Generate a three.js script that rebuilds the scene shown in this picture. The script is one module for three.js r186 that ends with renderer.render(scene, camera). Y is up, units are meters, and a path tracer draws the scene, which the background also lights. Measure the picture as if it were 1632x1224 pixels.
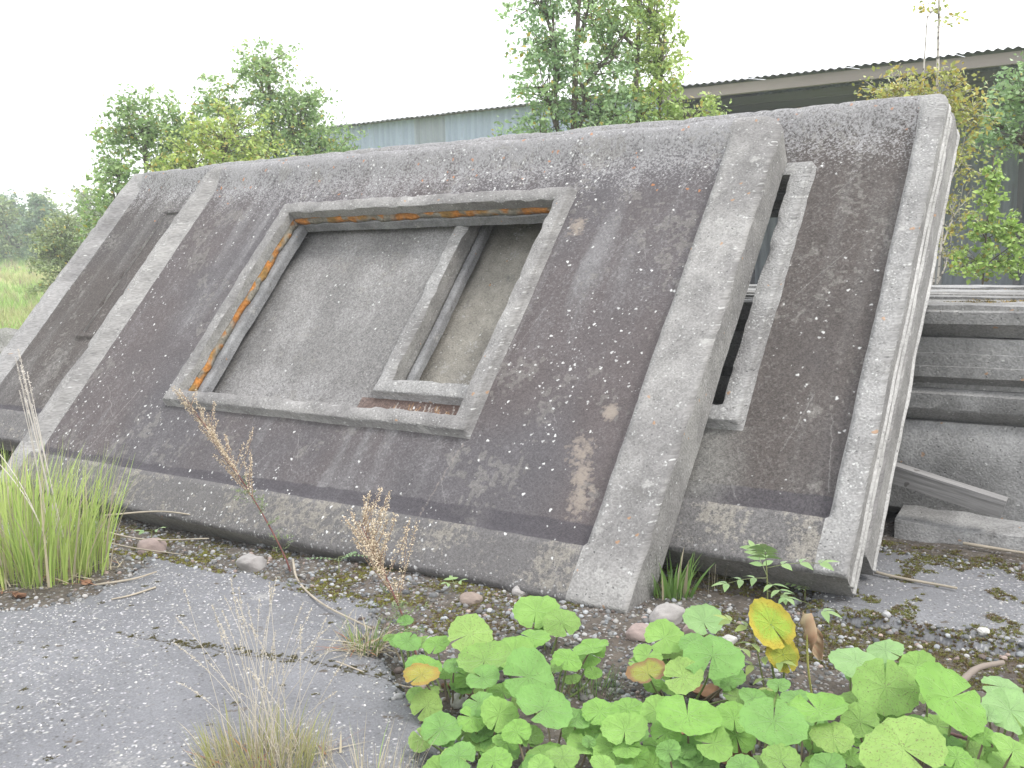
import * as THREE from 'three';
import { toCreasedNormals } from 'three/addons/utils/BufferGeometryUtils.js';

// ---------- camera, sky, sun, exposure ----------
const scene = new THREE.Scene();
const camera = new THREE.PerspectiveCamera(43.692, 4 / 3, 0.05, 1500);
camera.rotation.order = 'YXZ';
camera.position.set(0, 1.5, 0);
camera.rotation.set(-8.438 * Math.PI / 180, 0, -1.394 * Math.PI / 180);

const renderer = new THREE.WebGLRenderer({ antialias: true });
renderer.toneMapping = THREE.LinearToneMapping;
renderer.toneMappingExposure = 2.0;
renderer.shadowMap.enabled = true;

{ // bright, evenly overcast sky
  const W = 256, H = 128, d = new Float32Array(W * H * 4);
  for (let j = 0; j < H; j++) for (let i = 0; i < W; i++) {
    const el = (j + 0.5) / H * Math.PI - Math.PI / 2, az = (i + 0.5) / W * Math.PI * 2;
    const up = Math.sin(el);
    const cloud = 0.04 * Math.sin(az * 3 + 1.3 * Math.sin(el * 5)) * Math.cos(el) + 0.03 * Math.sin(az * 7 + el * 9) * Math.cos(el);
    const b = up > 0 ? 1.02 + 0.08 * up + cloud : 0.45;
    const k = (j * W + i) * 4;
    d[k] = b * 0.975; d[k + 1] = b * 0.995; d[k + 2] = b * 1.03; d[k + 3] = 1;
  }
  const sky = new THREE.DataTexture(d, W, H, THREE.RGBAFormat, THREE.FloatType);
  sky.mapping = THREE.EquirectangularReflectionMapping; sky.magFilter = THREE.LinearFilter; sky.needsUpdate = true;
  scene.background = sky; scene.environment = sky;
}
const sun = new THREE.DirectionalLight(new THREE.Color(1, 0.96, 0.9), 1.1);
sun.position.set(9, 15, 3); sun.target.position.set(0, 0, -5);
sun.castShadow = true; sun.shadow.radius = 30;
sun.shadow.mapSize.set(2048, 2048);
Object.assign(sun.shadow.camera, { left: -20, right: 20, top: 20, bottom: -20, near: 1, far: 60 });
sun.name = 'sun'; scene.add(sun, sun.target);
scene.fog = new THREE.FogExp2(new THREE.Color(0.93, 0.97, 1.0), 0.0032);

// ---------- random numbers and noise ----------
let seedState = 1;
const reseed = (s) => { seedState = (s * 2654435761) >>> 0 || 1; };
const R = () => { seedState |= 0; seedState = seedState + 0x6D2B79F5 | 0; let t = Math.imul(seedState ^ seedState >>> 15, 1 | seedState); t = t + Math.imul(t ^ t >>> 7, 61 | t) ^ t; return ((t ^ t >>> 14) >>> 0) / 4294967296; };
const rr = (a, b) => a + (b - a) * R();
const gauss = () => (R() + R() + R() + R() - 2) * 0.87;
const pick = (a) => a[Math.floor(R() * a.length)];
const PERM = new Uint8Array(512), VAL = new Float32Array(256);
reseed(77); { const p = [...Array(256).keys()]; for (let i = 255; i > 0; i--) { const j = Math.floor(R() * (i + 1)); [p[i], p[j]] = [p[j], p[i]]; } for (let i = 0; i < 512; i++) PERM[i] = p[i & 255]; for (let i = 0; i < 256; i++) VAL[i] = R(); }
function n2(x, y) { // value noise 0..1
  const xi = Math.floor(x), yi = Math.floor(y), fx = x - xi, fy = y - yi, u = fx * fx * (3 - 2 * fx), v = fy * fy * (3 - 2 * fy);
  const a = PERM[xi & 255], b = PERM[(xi + 1) & 255], y0 = yi & 255, y1 = (yi + 1) & 255;
  const p = VAL[PERM[a + y0]], q = VAL[PERM[b + y0]], r = VAL[PERM[a + y1]], s = VAL[PERM[b + y1]];
  return p + (q - p) * u + (r - p + (p - q - r + s) * u) * v;
}
function n2p(x, y, p, o = 0) { // value noise that repeats every p units
  const xi = Math.floor(x), yi = Math.floor(y), fx = x - xi, fy = y - yi, u = fx * fx * (3 - 2 * fx), v = fy * fy * (3 - 2 * fy), at = (i, j) => VAL[PERM[PERM[(((i % p) + p) % p + o) & 255] + (((((j % p) + p) % p) + o * 3) & 255)]];
  const a = at(xi, yi), b = at(xi + 1, yi), c = at(xi, yi + 1), d = at(xi + 1, yi + 1); return a + (b - a) * u + (c - a + (a - b - c + d) * u) * v;
}
function n3(x, y, z) {
  const zi = Math.floor(z), fz = z - zi, w = fz * fz * (3 - 2 * fz);
  const a = n2(x + PERM[zi & 255] * 1.37, y + PERM[(zi + 91) & 255] * 2.11), b = n2(x + PERM[(zi + 1) & 255] * 1.37, y + PERM[(zi + 92) & 255] * 2.11);
  return a + (b - a) * w;
}
function fbm(x, y, o = 4) { let s = 0, a = 0.5, t = 0; for (let i = 0; i < o; i++) { s += a * n2(x, y); t += a; a *= 0.5; x = x * 2.03 + 17.1; y = y * 2.03 + 9.7; } return s / t; }
const clamp = (x, a = 0, b = 1) => x < a ? a : x > b ? b : x;
const ss = (a, b, x) => { const t = clamp((x - a) / (b - a)); return t * t * (3 - 2 * t); };
const mix = (a, b, t) => a + (b - a) * t;
const mix3 = (a, b, t) => [mix(a[0], b[0], t), mix(a[1], b[1], t), mix(a[2], b[2], t)];

// ---------- textures and materials ----------
const enc = (x) => { x = clamp(x); return 255 * (x <= 0.0031308 ? x * 12.92 : 1.055 * Math.pow(x, 1 / 2.4) - 0.055); };
const LUT = new Uint8Array(4097); for (let i = 0; i <= 4096; i++) LUT[i] = Math.round(enc(i / 4096));
function texture(w, h, buf, colour = true) { // buf: Float32Array w*h*3 (colour, linear) or w*h (height)
  const d = new Uint8Array(w * h * 4);
  for (let i = 0; i < w * h; i++) {
    if (colour) for (let k = 0; k < 3; k++) d[i * 4 + k] = LUT[Math.round(clamp(buf[i * 3 + k]) * 4096)];
    else d[i * 4] = d[i * 4 + 1] = d[i * 4 + 2] = Math.round(clamp(buf[i]) * 255);
    d[i * 4 + 3] = 255;
  }
  const t = new THREE.DataTexture(d, w, h); t.magFilter = THREE.LinearFilter; t.minFilter = THREE.LinearMipmapLinearFilter; t.generateMipmaps = true;
  t.wrapS = t.wrapT = THREE.RepeatWrapping; if (colour) t.colorSpace = THREE.SRGBColorSpace; t.needsUpdate = true; return t;
}
class Canvas { // linear-light painting surface addressed in metres
  constructor(w, h, x0, y0, mx, my) { Object.assign(this, { w, h, x0, y0, mx, my }); this.c = new Float32Array(w * h * 3); this.b = new Float32Array(w * h).fill(0.5); }
  fill(fn) { for (let j = 0; j < this.h; j++) for (let i = 0; i < this.w; i++) { const k = j * this.w + i, x = this.x0 + (i + 0.5) / this.w * this.mx, y = this.y0 + (j + 0.5) / this.h * this.my; const o = fn(x, y, i, j); this.c[k * 3] = o[0]; this.c[k * 3 + 1] = o[1]; this.c[k * 3 + 2] = o[2]; if (o.length > 3) this.b[k] = o[3]; } }
  dot(x, y, r, col, a = 1, lift = 0.1, wob = 0.45) {
    const sx = this.w / this.mx, sy = this.h / this.my, ci = (x - this.x0) * sx, cj = (y - this.y0) * sy, ri = r * sx * 1.4, rj = r * sy * 1.4, ph = R() * 6.3;
    for (let j = Math.floor(cj - rj); j <= cj + rj + 1; j++) for (let i = Math.floor(ci - ri); i <= ci + ri + 1; i++) {
      const jj = ((j % this.h) + this.h) % this.h, ii = ((i % this.w) + this.w) % this.w;
      const dx = (i + 0.5 - ci) / sx, dy = (j + 0.5 - cj) / sy, an = Math.atan2(dy, dx), rad = r * (1 + wob * 0.5 * Math.sin(an * 2 + ph) + wob * 0.4 * Math.sin(an * 3 - ph * 2.3));
      const e = clamp((rad - Math.hypot(dx, dy)) * sx + 0.5) * a; if (e <= 0) continue;
      const k = jj * this.w + ii; for (let q = 0; q < 3; q++) this.c[k * 3 + q] = mix(this.c[k * 3 + q], col[q], e); this.b[k] = clamp(this.b[k] + lift * e);
    }
  }
  line(x0, y0, x1, y1, r, col, a, lift) { const L = Math.hypot(x1 - x0, y1 - y0), n = Math.ceil(L / (r * 1.2)); let ox = 0; for (let i = 0; i <= n; i++) { ox = ox * 0.9 + gauss() * r * 1.2; const t = i / n; this.dot(mix(x0, x1, t) + ox, mix(y0, y1, t) + ox * 0.5, r * rr(0.5, 1.2), col, a * rr(0.3, 1), lift); } }
  map() { const t = texture(this.w, this.h, this.c); this.c = null; return t; }
  bump() { const t = texture(this.w, this.h, this.b, false); this.b = null; return t; }
}
const lin = (r, g, b) => new THREE.Color().setRGB(r, g, b);
const std = (o) => new THREE.MeshStandardMaterial({ roughness: 0.95, metalness: 0, side: THREE.DoubleSide, ...o });
const plain = (r, g, b, o = {}) => std({ color: lin(r, g, b), ...o });
const foliage = (o = {}) => new THREE.MeshPhysicalMaterial({ vertexColors: true, roughness: 0.75, transmission: 0.32, thickness: 0, side: THREE.DoubleSide, ...o });
const tinted = std({ vertexColors: true });

// ---------- mesh building ----------
class Buf {
  constructor(coloured = false) { this.p = []; this.t = []; this.i = []; this.c = coloured ? [] : null; this.col = [1, 1, 1]; }
  v(x, y, z, u = 0, w = 0) { this.p.push(x, y, z); this.t.push(u, w); if (this.c) this.c.push(...this.col); return this.p.length / 3 - 1; }
  tri(a, b, c) { this.i.push(a, b, c); }
  quad(a, b, c, d) { this.i.push(a, b, c, a, c, d); }
  tube(pts, r0, r1, rad = 6, pow = 1, wob = 0) { // tapered limb through points
    const n = pts.length; let base = -1, len = 0;
    for (let k = 0; k < n; k++) {
      const A = pts[Math.max(0, k - 1)], B = pts[Math.min(n - 1, k + 1)];
      const d = new THREE.Vector3(B[0] - A[0], B[1] - A[1], B[2] - A[2]).normalize();
      const s = new THREE.Vector3(Math.abs(d.y) > 0.9 ? 1 : 0, Math.abs(d.y) > 0.9 ? 0 : 1, 0).cross(d).normalize(), q = d.clone().cross(s);
      if (k) len += Math.hypot(pts[k][0] - pts[k - 1][0], pts[k][1] - pts[k - 1][1], pts[k][2] - pts[k - 1][2]); const r = mix(r0, r1, Math.pow(k / (n - 1), pow)) * (1 + wob * (R() - 0.5));
      const start = this.p.length / 3;
      for (let m = 0; m <= rad; m++) { const a = m / rad * 6.28318, ca = Math.cos(a) * r, sa = Math.sin(a) * r; this.v(pts[k][0] + s.x * ca + q.x * sa, pts[k][1] + s.y * ca + q.y * sa, pts[k][2] + s.z * ca + q.z * sa, m / rad * 6.283 * r0, len); }
      if (base >= 0) for (let m = 0; m < rad; m++) this.quad(base + m, base + m + 1, start + m + 1, start + m);
      base = start;
    }
    const c0 = this.v(...pts[0]), cN = this.v(...pts[n - 1]), s0 = base - (n - 1) * (rad + 1);
    for (let m = 0; m < rad; m++) { this.tri(c0, s0 + m + 1, s0 + m); this.tri(cN, base + m, base + m + 1); }
    return this;
  }
  blade(x, y, z, dir, len, lean, w, droop = 0.5, seg = 4) { // grass blade
    const dx = Math.cos(dir), dz = Math.sin(dir), px = -dz, pz = dx; let a = -1, b = -1, cx = x, cy = y, cz = z, ang = lean;
    const tw = R() * 6.28, wx = Math.cos(tw) * 0.7 + px * 0.5, wz = Math.sin(tw) * 0.7 + pz * 0.5;
    for (let k = 0; k <= seg; k++) {
      const f = k / seg, ww = w * (1 - f * f * 0.95) * 0.5, l = this.v(cx - wx * ww, cy, cz - wz * ww, 0, f), r = this.v(cx + wx * ww, cy, cz + wz * ww, 1, f);
      if (a >= 0) this.quad(a, b, r, l); a = l; b = r;
      cx += dx * Math.sin(ang) * len / seg; cz += dz * Math.sin(ang) * len / seg; cy += Math.cos(ang) * len / seg; ang += droop / seg;
    }
  }
  leaf(x, y, z, size, wide = 0.55, up = 0.3) { // small folded rhombic leaf of random aim
    let ax = gauss(), ay = gauss() * 0.7 - 0.15, az = gauss(); let l = Math.hypot(ax, ay, az) || 1; ax /= l; ay /= l; az /= l;
    let bx = gauss(), by = gauss() * (1 - up), bz = gauss(); const dt = bx * ax + by * ay + bz * az; bx -= ax * dt; by -= ay * dt; bz -= az * dt; l = Math.hypot(bx, by, bz) || 1; bx *= wide / l; by *= wide / l; bz *= wide / l;
    const h = size * 0.5, p = this.v(x - ax * h, y - ay * h, z - az * h, 0, 0), q = this.v(x + bx * h, y + by * h + h * 0.12, z + bz * h, 1, 0), r = this.v(x + ax * h, y + ay * h, z + az * h, 1, 1), s = this.v(x - bx * h, y - by * h + h * 0.12, z - bz * h, 0, 1);
    this.quad(p, q, r, s);
  }
  geometry(normals) {
    const g = new THREE.BufferGeometry(); g.setAttribute('position', new THREE.Float32BufferAttribute(this.p, 3)); g.setAttribute('uv', new THREE.Float32BufferAttribute(this.t, 2));
    if (this.c) g.setAttribute('color', new THREE.Float32BufferAttribute(this.c, 3));
    g.setIndex(this.p.length / 3 > 65535 ? new THREE.Uint32BufferAttribute(this.i, 1) : new THREE.Uint16BufferAttribute(this.i, 1));
    if (normals) g.setAttribute('normal', new THREE.Float32BufferAttribute(normals, 3)); else g.computeVertexNormals(); return g;
  }
}
const used = {};
function numbered(name) { const k = used[name] = (used[name] ?? -1) + 1; return k ? name + '_' + String(k).padStart(3, '0') : name; }
function mesh(name, geo, mat, parent = scene) { const m = new THREE.Mesh(geo, mat); m.name = parent === scene ? numbered(name) : name; m.castShadow = m.receiveShadow = true; parent.add(m); return m; }
function thing(name, label, category, pos = [0, 0, 0], turn = 0, group) { const o = new THREE.Group(); o.name = numbered(name); o.position.set(...pos); o.rotation.y = turn; o.userData = { label, category }; if (group) o.userData.group = group; scene.add(o); return o; }
function tag(o, label, category, group) { o.userData = { label, category }; if (group) o.userData.group = group; return o; }
const setting = (o) => { o.userData.kind = 'structure'; return o; };
const stuff = (o, label, category) => { o.userData = { kind: 'stuff' }; if (label) o.userData.label = label; if (category) o.userData.category = category; return o; };
function lines(arr, step) { const a = [...new Set(arr.map((x) => Math.round(x * 1e4) / 1e4))].sort((p, q) => p - q), o = [a[0]]; for (let i = 1; i < a.length; i++) { const n = Math.max(1, Math.ceil((a[i] - a[i - 1]) / step)); for (let k = 1; k <= n; k++) o.push(mix(a[i - 1], a[i], k / n)); } return o; }

// ---------- the frame of the leaning panels: along (U), up the slope (V), out of the face (N) ----------
const U = new THREE.Vector3(0.83844, 0, 0.545), V = new THREE.Vector3(0.36982, 0.73454, -0.56894), N = new THREE.Vector3(-0.40032, 0.67857, 0.61586), P0 = new THREE.Vector3(0.4385, 0, -3.711);
const panelTurn = new THREE.Quaternion().setFromRotationMatrix(new THREE.Matrix4().makeBasis(U, V, N));
const alongOf = (x, z) => { const qx = x - 0.4385, qz = -z - 3.711; return [qx * 0.83844 - qz * 0.545, -(qx * 0.545 + qz * 0.83844)]; };   // distance along the panel's foot, distance in front of it

// ---------- ground and pavement ----------
function groundHeight(x, z) {
  const [a, b] = alongOf(x, z), d = Math.hypot(x, z);
  let y = -0.035 + 0.03 * (fbm(x * 1.7, z * 1.7, 3) - 0.5) + 0.012 * (n2(x * 13, z * 13) - 0.5);
  y -= 0.09 * ss(-0.9, -3, a) * ss(-1.2, -0.2, b) * ss(0.5, 0.25, b);
  y += 0.012 * ss(-1.1, -0.2, a) * ss(1.4, 0.4, a) * ss(-0.5, -0.1, b) * ss(0.6, 0.1, b);
  if (d > 12) y += 0.25 * (fbm(x * 0.08, z * 0.08, 3) - 0.5) * ss(12, 30, d);
  if (d > 30) y += (d - 30) * 0.0205;
  return y;
}
function pavementMask(x, z) { // metres inside the broken pavement's edge
  const [a, b] = alongOf(x, z), zf = -z, w = 0.16 * (fbm(x * 2.3 + 5, z * 2.3, 3) - 0.5) + 0.07 * (n2(x * 11, z * 11) - 0.5) + 0.05 * (n2(x * 27, z * 27) - 0.5);
  const xb = zf > 3.5 ? -0.55 : zf > 3.2 ? mix(-0.44, -0.55, (zf - 3.2) / 0.3) : zf > 2.8 ? mix(-0.27, -0.44, (zf - 2.8) / 0.4) : -0.29;
  const left = Math.min(b - 0.43 - 0.06 * ss(-2, -3, a), xb - x, Math.hypot(x + 2.3, (z + 4.45) * 0.9) - 0.5);
  const right = Math.min(b + 1.32, -0.42 - b, a - 0.62);
  return Math.max(left, right) + w;
}
function painted(w, h, x0, y0, mx, my, fn, after) { const c = new Canvas(w, h, x0, y0, mx, my); c.fill(fn); if (after) after(c); return { map: c.map(), bumpMap: c.bump() }; }
function metresUV(tex, mx, my, x0 = 0, y0 = 0) { for (const t of Object.values(tex)) { t.repeat.set(1 / mx, 1 / my); t.offset.set(-x0 / mx, -y0 / my); } return tex; }

reseed(5);
const soilTex = metresUV(painted(1024, 1024, 0, 0, 2, 2, (x, y, i, j) => {
  const per = (f) => n2p(x * f, y * f, 2 * f, 5);
  const g = 0.5 * per(40) + 0.3 * per(110) + 0.2 * R(), k = 0.45 + 1.1 * g, m = 0.6 * per(4) + 0.4 * per(9);
  const o = mix3([0.082, 0.064, 0.051], [0.112, 0.098, 0.082], m); return [o[0] * k, o[1] * k, o[2] * k, g];
}, (c) => { for (let i = 0; i < 5200; i++) { const t = rr(0.1, 0.34); c.dot(rr(0, 2), rr(0, 2), rr(0.002, 0.008), [t, t * rr(0.9, 1), t * rr(0.82, 1)], 1, 0.25); } }), 2, 2);
const soilMat = std({ ...soilTex, bumpScale: 0.012, vertexColors: true });
{ // one sheet to the horizon, fine near the panels
  const far = [16, 20, 26, 34, 45, 60, 80, 110, 150, 200, 260], X = lines([-5, 5], 0.06), Zn = lines([-8, -0.5], 0.06);
  const gx = [...far.map((f) => -f).reverse(), -12, -9, -7, -6, ...X, 6, 7, 9, 12, ...far], gz = [...far.map((f) => -f).reverse(), -13, -11, -10, -9, -8.5, ...Zn, 1, 3, 8, 16, 40, 100];
  const b = new Buf(true);
  for (const z of gz) for (const x of gx) {
    const d = Math.hypot(x, z), m = ss(8, 14, d - 0.5 * Math.max(0, x)), f = fbm(x * 0.11, z * 0.11, 3);
    const grass = mix3([2.1, 3.8, 1.2], [3.9, 4.2, 2.1], ss(0.35, 0.7, f));
    b.col = mix3([1, 1, 1], grass, m); b.v(x, groundHeight(x, z), z, x, z);
  }
  const w = gx.length; for (let j = 0; j + 1 < gz.length; j++) for (let i = 0; i + 1 < w; i++) b.quad(j * w + i, (j + 1) * w + i, (j + 1) * w + i + 1, j * w + i + 1);
  setting(mesh('ground', b.geometry(), soilMat));
}
{ // old concrete pavement, exposed aggregate
  reseed(6);
  const x0 = -3.4, y0 = -6.2, mx = 6.2, my = 4.6;
  const tex = metresUV(painted(2048, 1536, x0, y0, mx, my, (x, y) => {
    const l = fbm(x * 0.9, y * 0.9, 4), m = fbm(x * 5, y * 5, 3), g = n2(x * 260, y * 260), k = 0.68 + 0.3 * m + 0.34 * (g - 0.5) + 0.2 * (R() - 0.5);
    const o = mix3([0.184, 0.185, 0.198], [0.226, 0.228, 0.239], ss(0.35, 0.65, l)); return [o[0] * k, o[1] * k, o[2] * k, 0.35 + 0.3 * g + 0.15 * m];
  }, (c) => {
    for (let i = 0; i < 80000; i++) { const x = rr(x0, x0 + mx), y = rr(y0, y0 + my); if (R() > 0.25 + 1.1 * ss(0.4, 0.65, fbm(x * 1.4 + 3, y * 1.4, 3))) continue; const t = rr(0.2, 0.62); c.dot(x, y, Math.pow(R(), 2.2) * 0.0045 + 0.0014, [t, t * rr(0.94, 1), t * rr(0.88, 1.03)], rr(0.6, 1), 0.3); }
    for (let i = 0; i < 26000; i++) { const t = rr(0.05, 0.15); c.dot(rr(x0, x0 + mx), rr(y0, y0 + my), rr(0.0015, 0.005), [t, t * 0.95, t * 0.9], rr(0.4, 0.9), -0.3); }
    { let x = -1.6, y = -3.64; for (let k = 0; k < 420; k++) { c.dot(x, y, rr(0.001, 0.0045), [0.06, 0.052, 0.042], rr(0.4, 1), -0.7); x += 0.0029 + gauss() * 0.002; y += 0.0011 + gauss() * 0.0035; } }
    for (let i = 0; i < 26; i++) { let x = rr(x0, x0 + mx), y = rr(y0, y0 + my), an = rr(0, 6.28); for (let k = 0; k < 70; k++) { c.dot(x, y, rr(0.0012, 0.0026), [0.075, 0.07, 0.062], rr(0.4, 0.9), -0.5); x += Math.cos(an) * 0.0045; y += Math.sin(an) * 0.0045; an += gauss() * 0.28; } }
    for (let i = 0; i < 46; i++) { const x = rr(x0, x0 + mx), y = rr(y0, y0 + my), q = rr(0.05, 0.16), t = R() < 0.5 ? 0.11 : 0.3; for (let k = 0; k < 260; k++) c.dot(x + gauss() * q, y + gauss() * q * 0.7, rr(0.001, 0.006), [t, t * 0.98, t * 0.95], rr(0.15, 0.5), t > 0.2 ? 0.1 : -0.1); }
    for (let i = 0; i < 150; i++) { const x = rr(x0, x0 + mx), y = rr(y0, y0 + my), q = rr(0.01, 0.05); for (let k = 0; k < 14; k++) c.dot(x + gauss() * q, y + gauss() * q * 0.6, rr(0.002, 0.007), [0.085, 0.07, 0.055], 0.8, -0.1); }
  }), mx, my, x0, y0);
  const mat = std({ ...tex, bumpScale: 0.006 });
  const gx = lines([-6.5, 4.6], 0.035), gz = lines([-6.4, -1.2], 0.035), b = new Buf(), id = new Map();
  const at = (i, j) => { const k = j * gx.length + i; if (!id.has(k)) { const x = gx[i], z = gz[j], m = pavementMask(x, z); id.set(k, b.v(x, 0.012 * (fbm(x * 0.8, z * 0.8, 2) - 0.5) + 0.008 * (n2(x * 9, z * 9) - 0.5) - 0.1 * ss(0.03, -0.06, m), z, x, z)); } return id.get(k); };
  for (let j = 0; j + 1 < gz.length; j++) for (let i = 0; i + 1 < gx.length; i++) if (pavementMask(gx[i], gz[j]) > -0.12) b.quad(at(i, j), at(i, j + 1), at(i + 1, j + 1), at(i + 1, j));
  setting(mesh('pavement', b.geometry(), mat));
}

// ---------- concrete panels ----------
const OPEN = (w) => ({ s0: w.s0 + w.c, s1: w.s1 - w.c, t0: w.t0 + w.c, t1: w.t1 - w.c });
function panelHeight(c, s, t) {
  const F = -c.relief; let k = 0;
  k = Math.max(k, ss(c.s1 - c.ribR - c.slopeR, c.s1 - c.ribR, s), ss(c.s0 + c.ribL + c.slopeL, c.s0 + c.ribL, s), ss(c.t1 - c.ribT - c.slopeT, c.t1 - c.ribT, t), ss(c.t0 + c.ribB + 0.015, c.t0 + c.ribB, t));
  for (const w of c.windows) k = Math.max(k, (w.rise ?? 1) * clamp(Math.min(s - w.s0, w.s1 - s, t - w.t0, w.t1 - t) / 0.012 + 1 - 0.2));
  let h = F * (1 - clamp(k));
  const e = Math.min(s - c.s0, c.s1 - s, t - c.t0, c.t1 - t), r = 0.018 + 0.03 * ss(0.5, 0.85, fbm(s * 3 + c.seed, t * 3, 3)) + c.wornTop * ss(c.t1 - 0.45, c.t1, t);
  if (e < r) h -= r - Math.sqrt(Math.max(0, r * r - (r - e) * (r - e)));
  if (e < 0.07) h -= Math.max(0, n2(s * 16 + c.seed, t * 16) - 0.66) * 0.06 * ss(0.07, 0, e);
  for (const w of c.windows) { const d = Math.min(s - w.s0, w.s1 - s, t - w.t0, w.t1 - t), o = OPEN(w), q = Math.max(o.s0 - s, s - o.s1, o.t0 - t, t - o.t1); if (d > -0.01 && q > -0.002) { const m = Math.min(Math.abs(d), Math.abs(q)); h -= 0.012 * ss(0.02, 0, m) * (0.5 + 1.4 * ss(0.45, 0.8, n2(s * 14, t * 14 + c.seed))); } }
  return h;
}
function panelShift(c, p) { // unevenness of the cast surface, the same for every face that shares a point
  let [x, y, z] = p; const q = c.seed * 7.3, A = (f, o) => n3(x * f + q + o, y * f + o * 2, z * f * 1.5) - 0.5;
  for (const [sx, edge] of [[1, c.s1], [-1, c.s0]]) { const ex = (x - edge) * sx + c.corner, ey = y - c.t1 + c.corner; if (ex > 0 && ey > 0) { const k = Math.max(ex, ey) / Math.hypot(ex, ey); x = edge - sx * c.corner + sx * ex * k; y = c.t1 - c.corner + ey * k; } }   // knocked-off top corners
  let dx = 0.008 * A(4, 1) + 0.004 * A(22, 5), dy = 0.008 * A(4, 11) + 0.004 * A(22, 15), dz = 0.008 * A(3, 21) + 0.0045 * A(24, 25);
  if (c.slopeTop) dy -= c.slopeTop * ss(-0.02, -c.D, z) * ss(c.t1 - 0.25, c.t1, y);
  if (c.chip) dy -= Math.max(0, n2(x * 7 + 3, 4.2) - 0.5) * 0.16 * ss(-4.6, -5.4, x) * ss(c.t1 - 0.1, c.t1, y);
  dy -= Math.max(0, n2(x * 5 + c.seed, 1.7) - 0.6) * 0.05 * ss(c.t1 - 0.05, c.t1, y);
  return [x + dx, y + dy, z + dz];
}
function makePanel(c) {
  const cx = (c.s0 + c.s1) / 2, cy = c.t0, root = thing('leaning_precast_unit', c.label, 'concrete unit', [0, 0, 0], 0, 'precast units leaning on the stack');
  root.position.copy(P0).addScaledVector(U, cx).addScaledVector(V, cy).addScaledVector(N, c.w); root.quaternion.copy(panelTurn);
  const put = (b, p, u, v) => { const q = panelShift(c, p); return b.v(q[0] - cx, q[1] - cy, q[2], u, v); };
  const sb = [c.s0, c.s0 + 0.006, c.s0 + 0.018, c.s0 + 0.04, c.s0 + c.ribL, c.s0 + c.ribL + c.slopeL, c.s1, c.s1 - 0.006, c.s1 - 0.018, c.s1 - 0.04, c.s1 - c.ribR, c.s1 - c.ribR - c.slopeR], tb = [c.t0, c.t0 + 0.006, c.t0 + 0.018, c.t0 + 0.04, c.t0 + c.ribB, c.t0 + c.ribB + 0.015, c.t1, c.t1 - 0.006, c.t1 - 0.018, c.t1 - 0.04, c.t1 - 0.08, c.t1 - c.ribT];
  for (const w of c.windows) { const o = OPEN(w); sb.push(w.s0 - 0.01, w.s0 + 0.003, w.s0 + 0.015, o.s0 - 0.015, o.s0, o.s1, o.s1 + 0.015, w.s1 - 0.015, w.s1 - 0.003, w.s1 + 0.01); tb.push(w.t0 - 0.01, w.t0 + 0.003, w.t0 + 0.015, o.t0 - 0.015, o.t0, o.t1, o.t1 + 0.015, w.t1 - 0.015, w.t1 - 0.003, w.t1 + 0.01); }
  const S = lines(sb, 0.034), T = lines(tb, 0.034), front = new Buf(), hs = [];
  for (const t of T) for (const s of S) { const h = panelHeight(c, s, t); put(front, [s, t, h], s, t); hs.push(h); }
  const inOpen = (s, t) => c.windows.find((w) => { const o = OPEN(w); return s > o.s0 && s < o.s1 && t > o.t0 && t < o.t1; });
  const region = (s, t) => {
    if (s > c.s1 - c.ribR - c.slopeR) return 'side_rib#1'; if (s < c.s0 + c.ribL + c.slopeL) return 'side_rib#0';
    if (t < c.t0 + c.ribB + 0.015) return 'bottom_rib'; if (t > c.t1 - c.ribT) return 'top_rib';
    const k = c.windows.findIndex((w) => s > w.s0 - 0.01 && s < w.s1 + 0.01 && t > w.t0 - 0.01 && t < w.t1 + 0.01); return k >= 0 ? 'window_frame#' + k : 'face';
  };
  const sets = {};
  for (let j = 0; j + 1 < T.length; j++) for (let i = 0; i + 1 < S.length; i++) {
    const ms = (S[i] + S[i + 1]) / 2, mt = (T[j] + T[j + 1]) / 2; if (inOpen(ms, mt)) continue;
    const a = j * S.length + i; (sets[region(ms, mt)] ??= []).push(a, a + 1, a + S.length + 1, a, a + S.length + 1, a + S.length); front.quad(a, a + 1, a + S.length + 1, a + S.length);
  }
  const g = front.geometry(), nor = g.attributes.normal.array;
  for (const [key, idx] of Object.entries(sets)) {
    const b = new Buf(), m = new Map(), nn = [], cast = /side_rib|window_frame#0/.test(key), dull = c.dullMat && key === 'side_rib#0';
    for (const k of idx) { if (!m.has(k)) { m.set(k, b.v(front.p[k * 3], front.p[k * 3 + 1], front.p[k * 3 + 2], front.t[k * 2] + (cast ? hs[k] : 0), front.t[k * 2 + 1] + (cast ? hs[k] : 0))); nn.push(nor[k * 3], nor[k * 3 + 1], nor[k * 3 + 2]); } b.i.push(m.get(k)); }
    mesh(key.split('#')[0], b.geometry(nn), dull ? c.dullMat : cast ? c.ribMat : c.mat, root);
  }
  const strip = (name, along, point, ws, mat, parent = root) => { // along: list, point(a, w) -> [s,t,w]
    const b = new Buf(); along.forEach((a) => { const h0 = point(a, null); const list = [h0[2], ...ws.filter((w) => w < h0[2] - 0.004)]; while (list.length < ws.length + 1) list.splice(1, 0, list[0] - 0.001 * list.length); list.forEach((w) => { const p = point(a, w); put(b, p, a, w * 1 + p[0] * 0.3); }); });
    const n = ws.length + 1; for (let k = 0; k + 1 < along.length; k++) for (let m = 0; m + 1 < n; m++) b.quad(k * n + m, k * n + m + 1, (k + 1) * n + m + 1, (k + 1) * n + m);
    return mesh(name, b.geometry(), mat, parent);
  };
  const depth = []; for (let k = 1; k <= 6; k++) depth.push(-c.D * k / 6);
  const Hh = (s, t, w) => [s, t, w === null ? panelHeight(c, s, t) : w];
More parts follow.
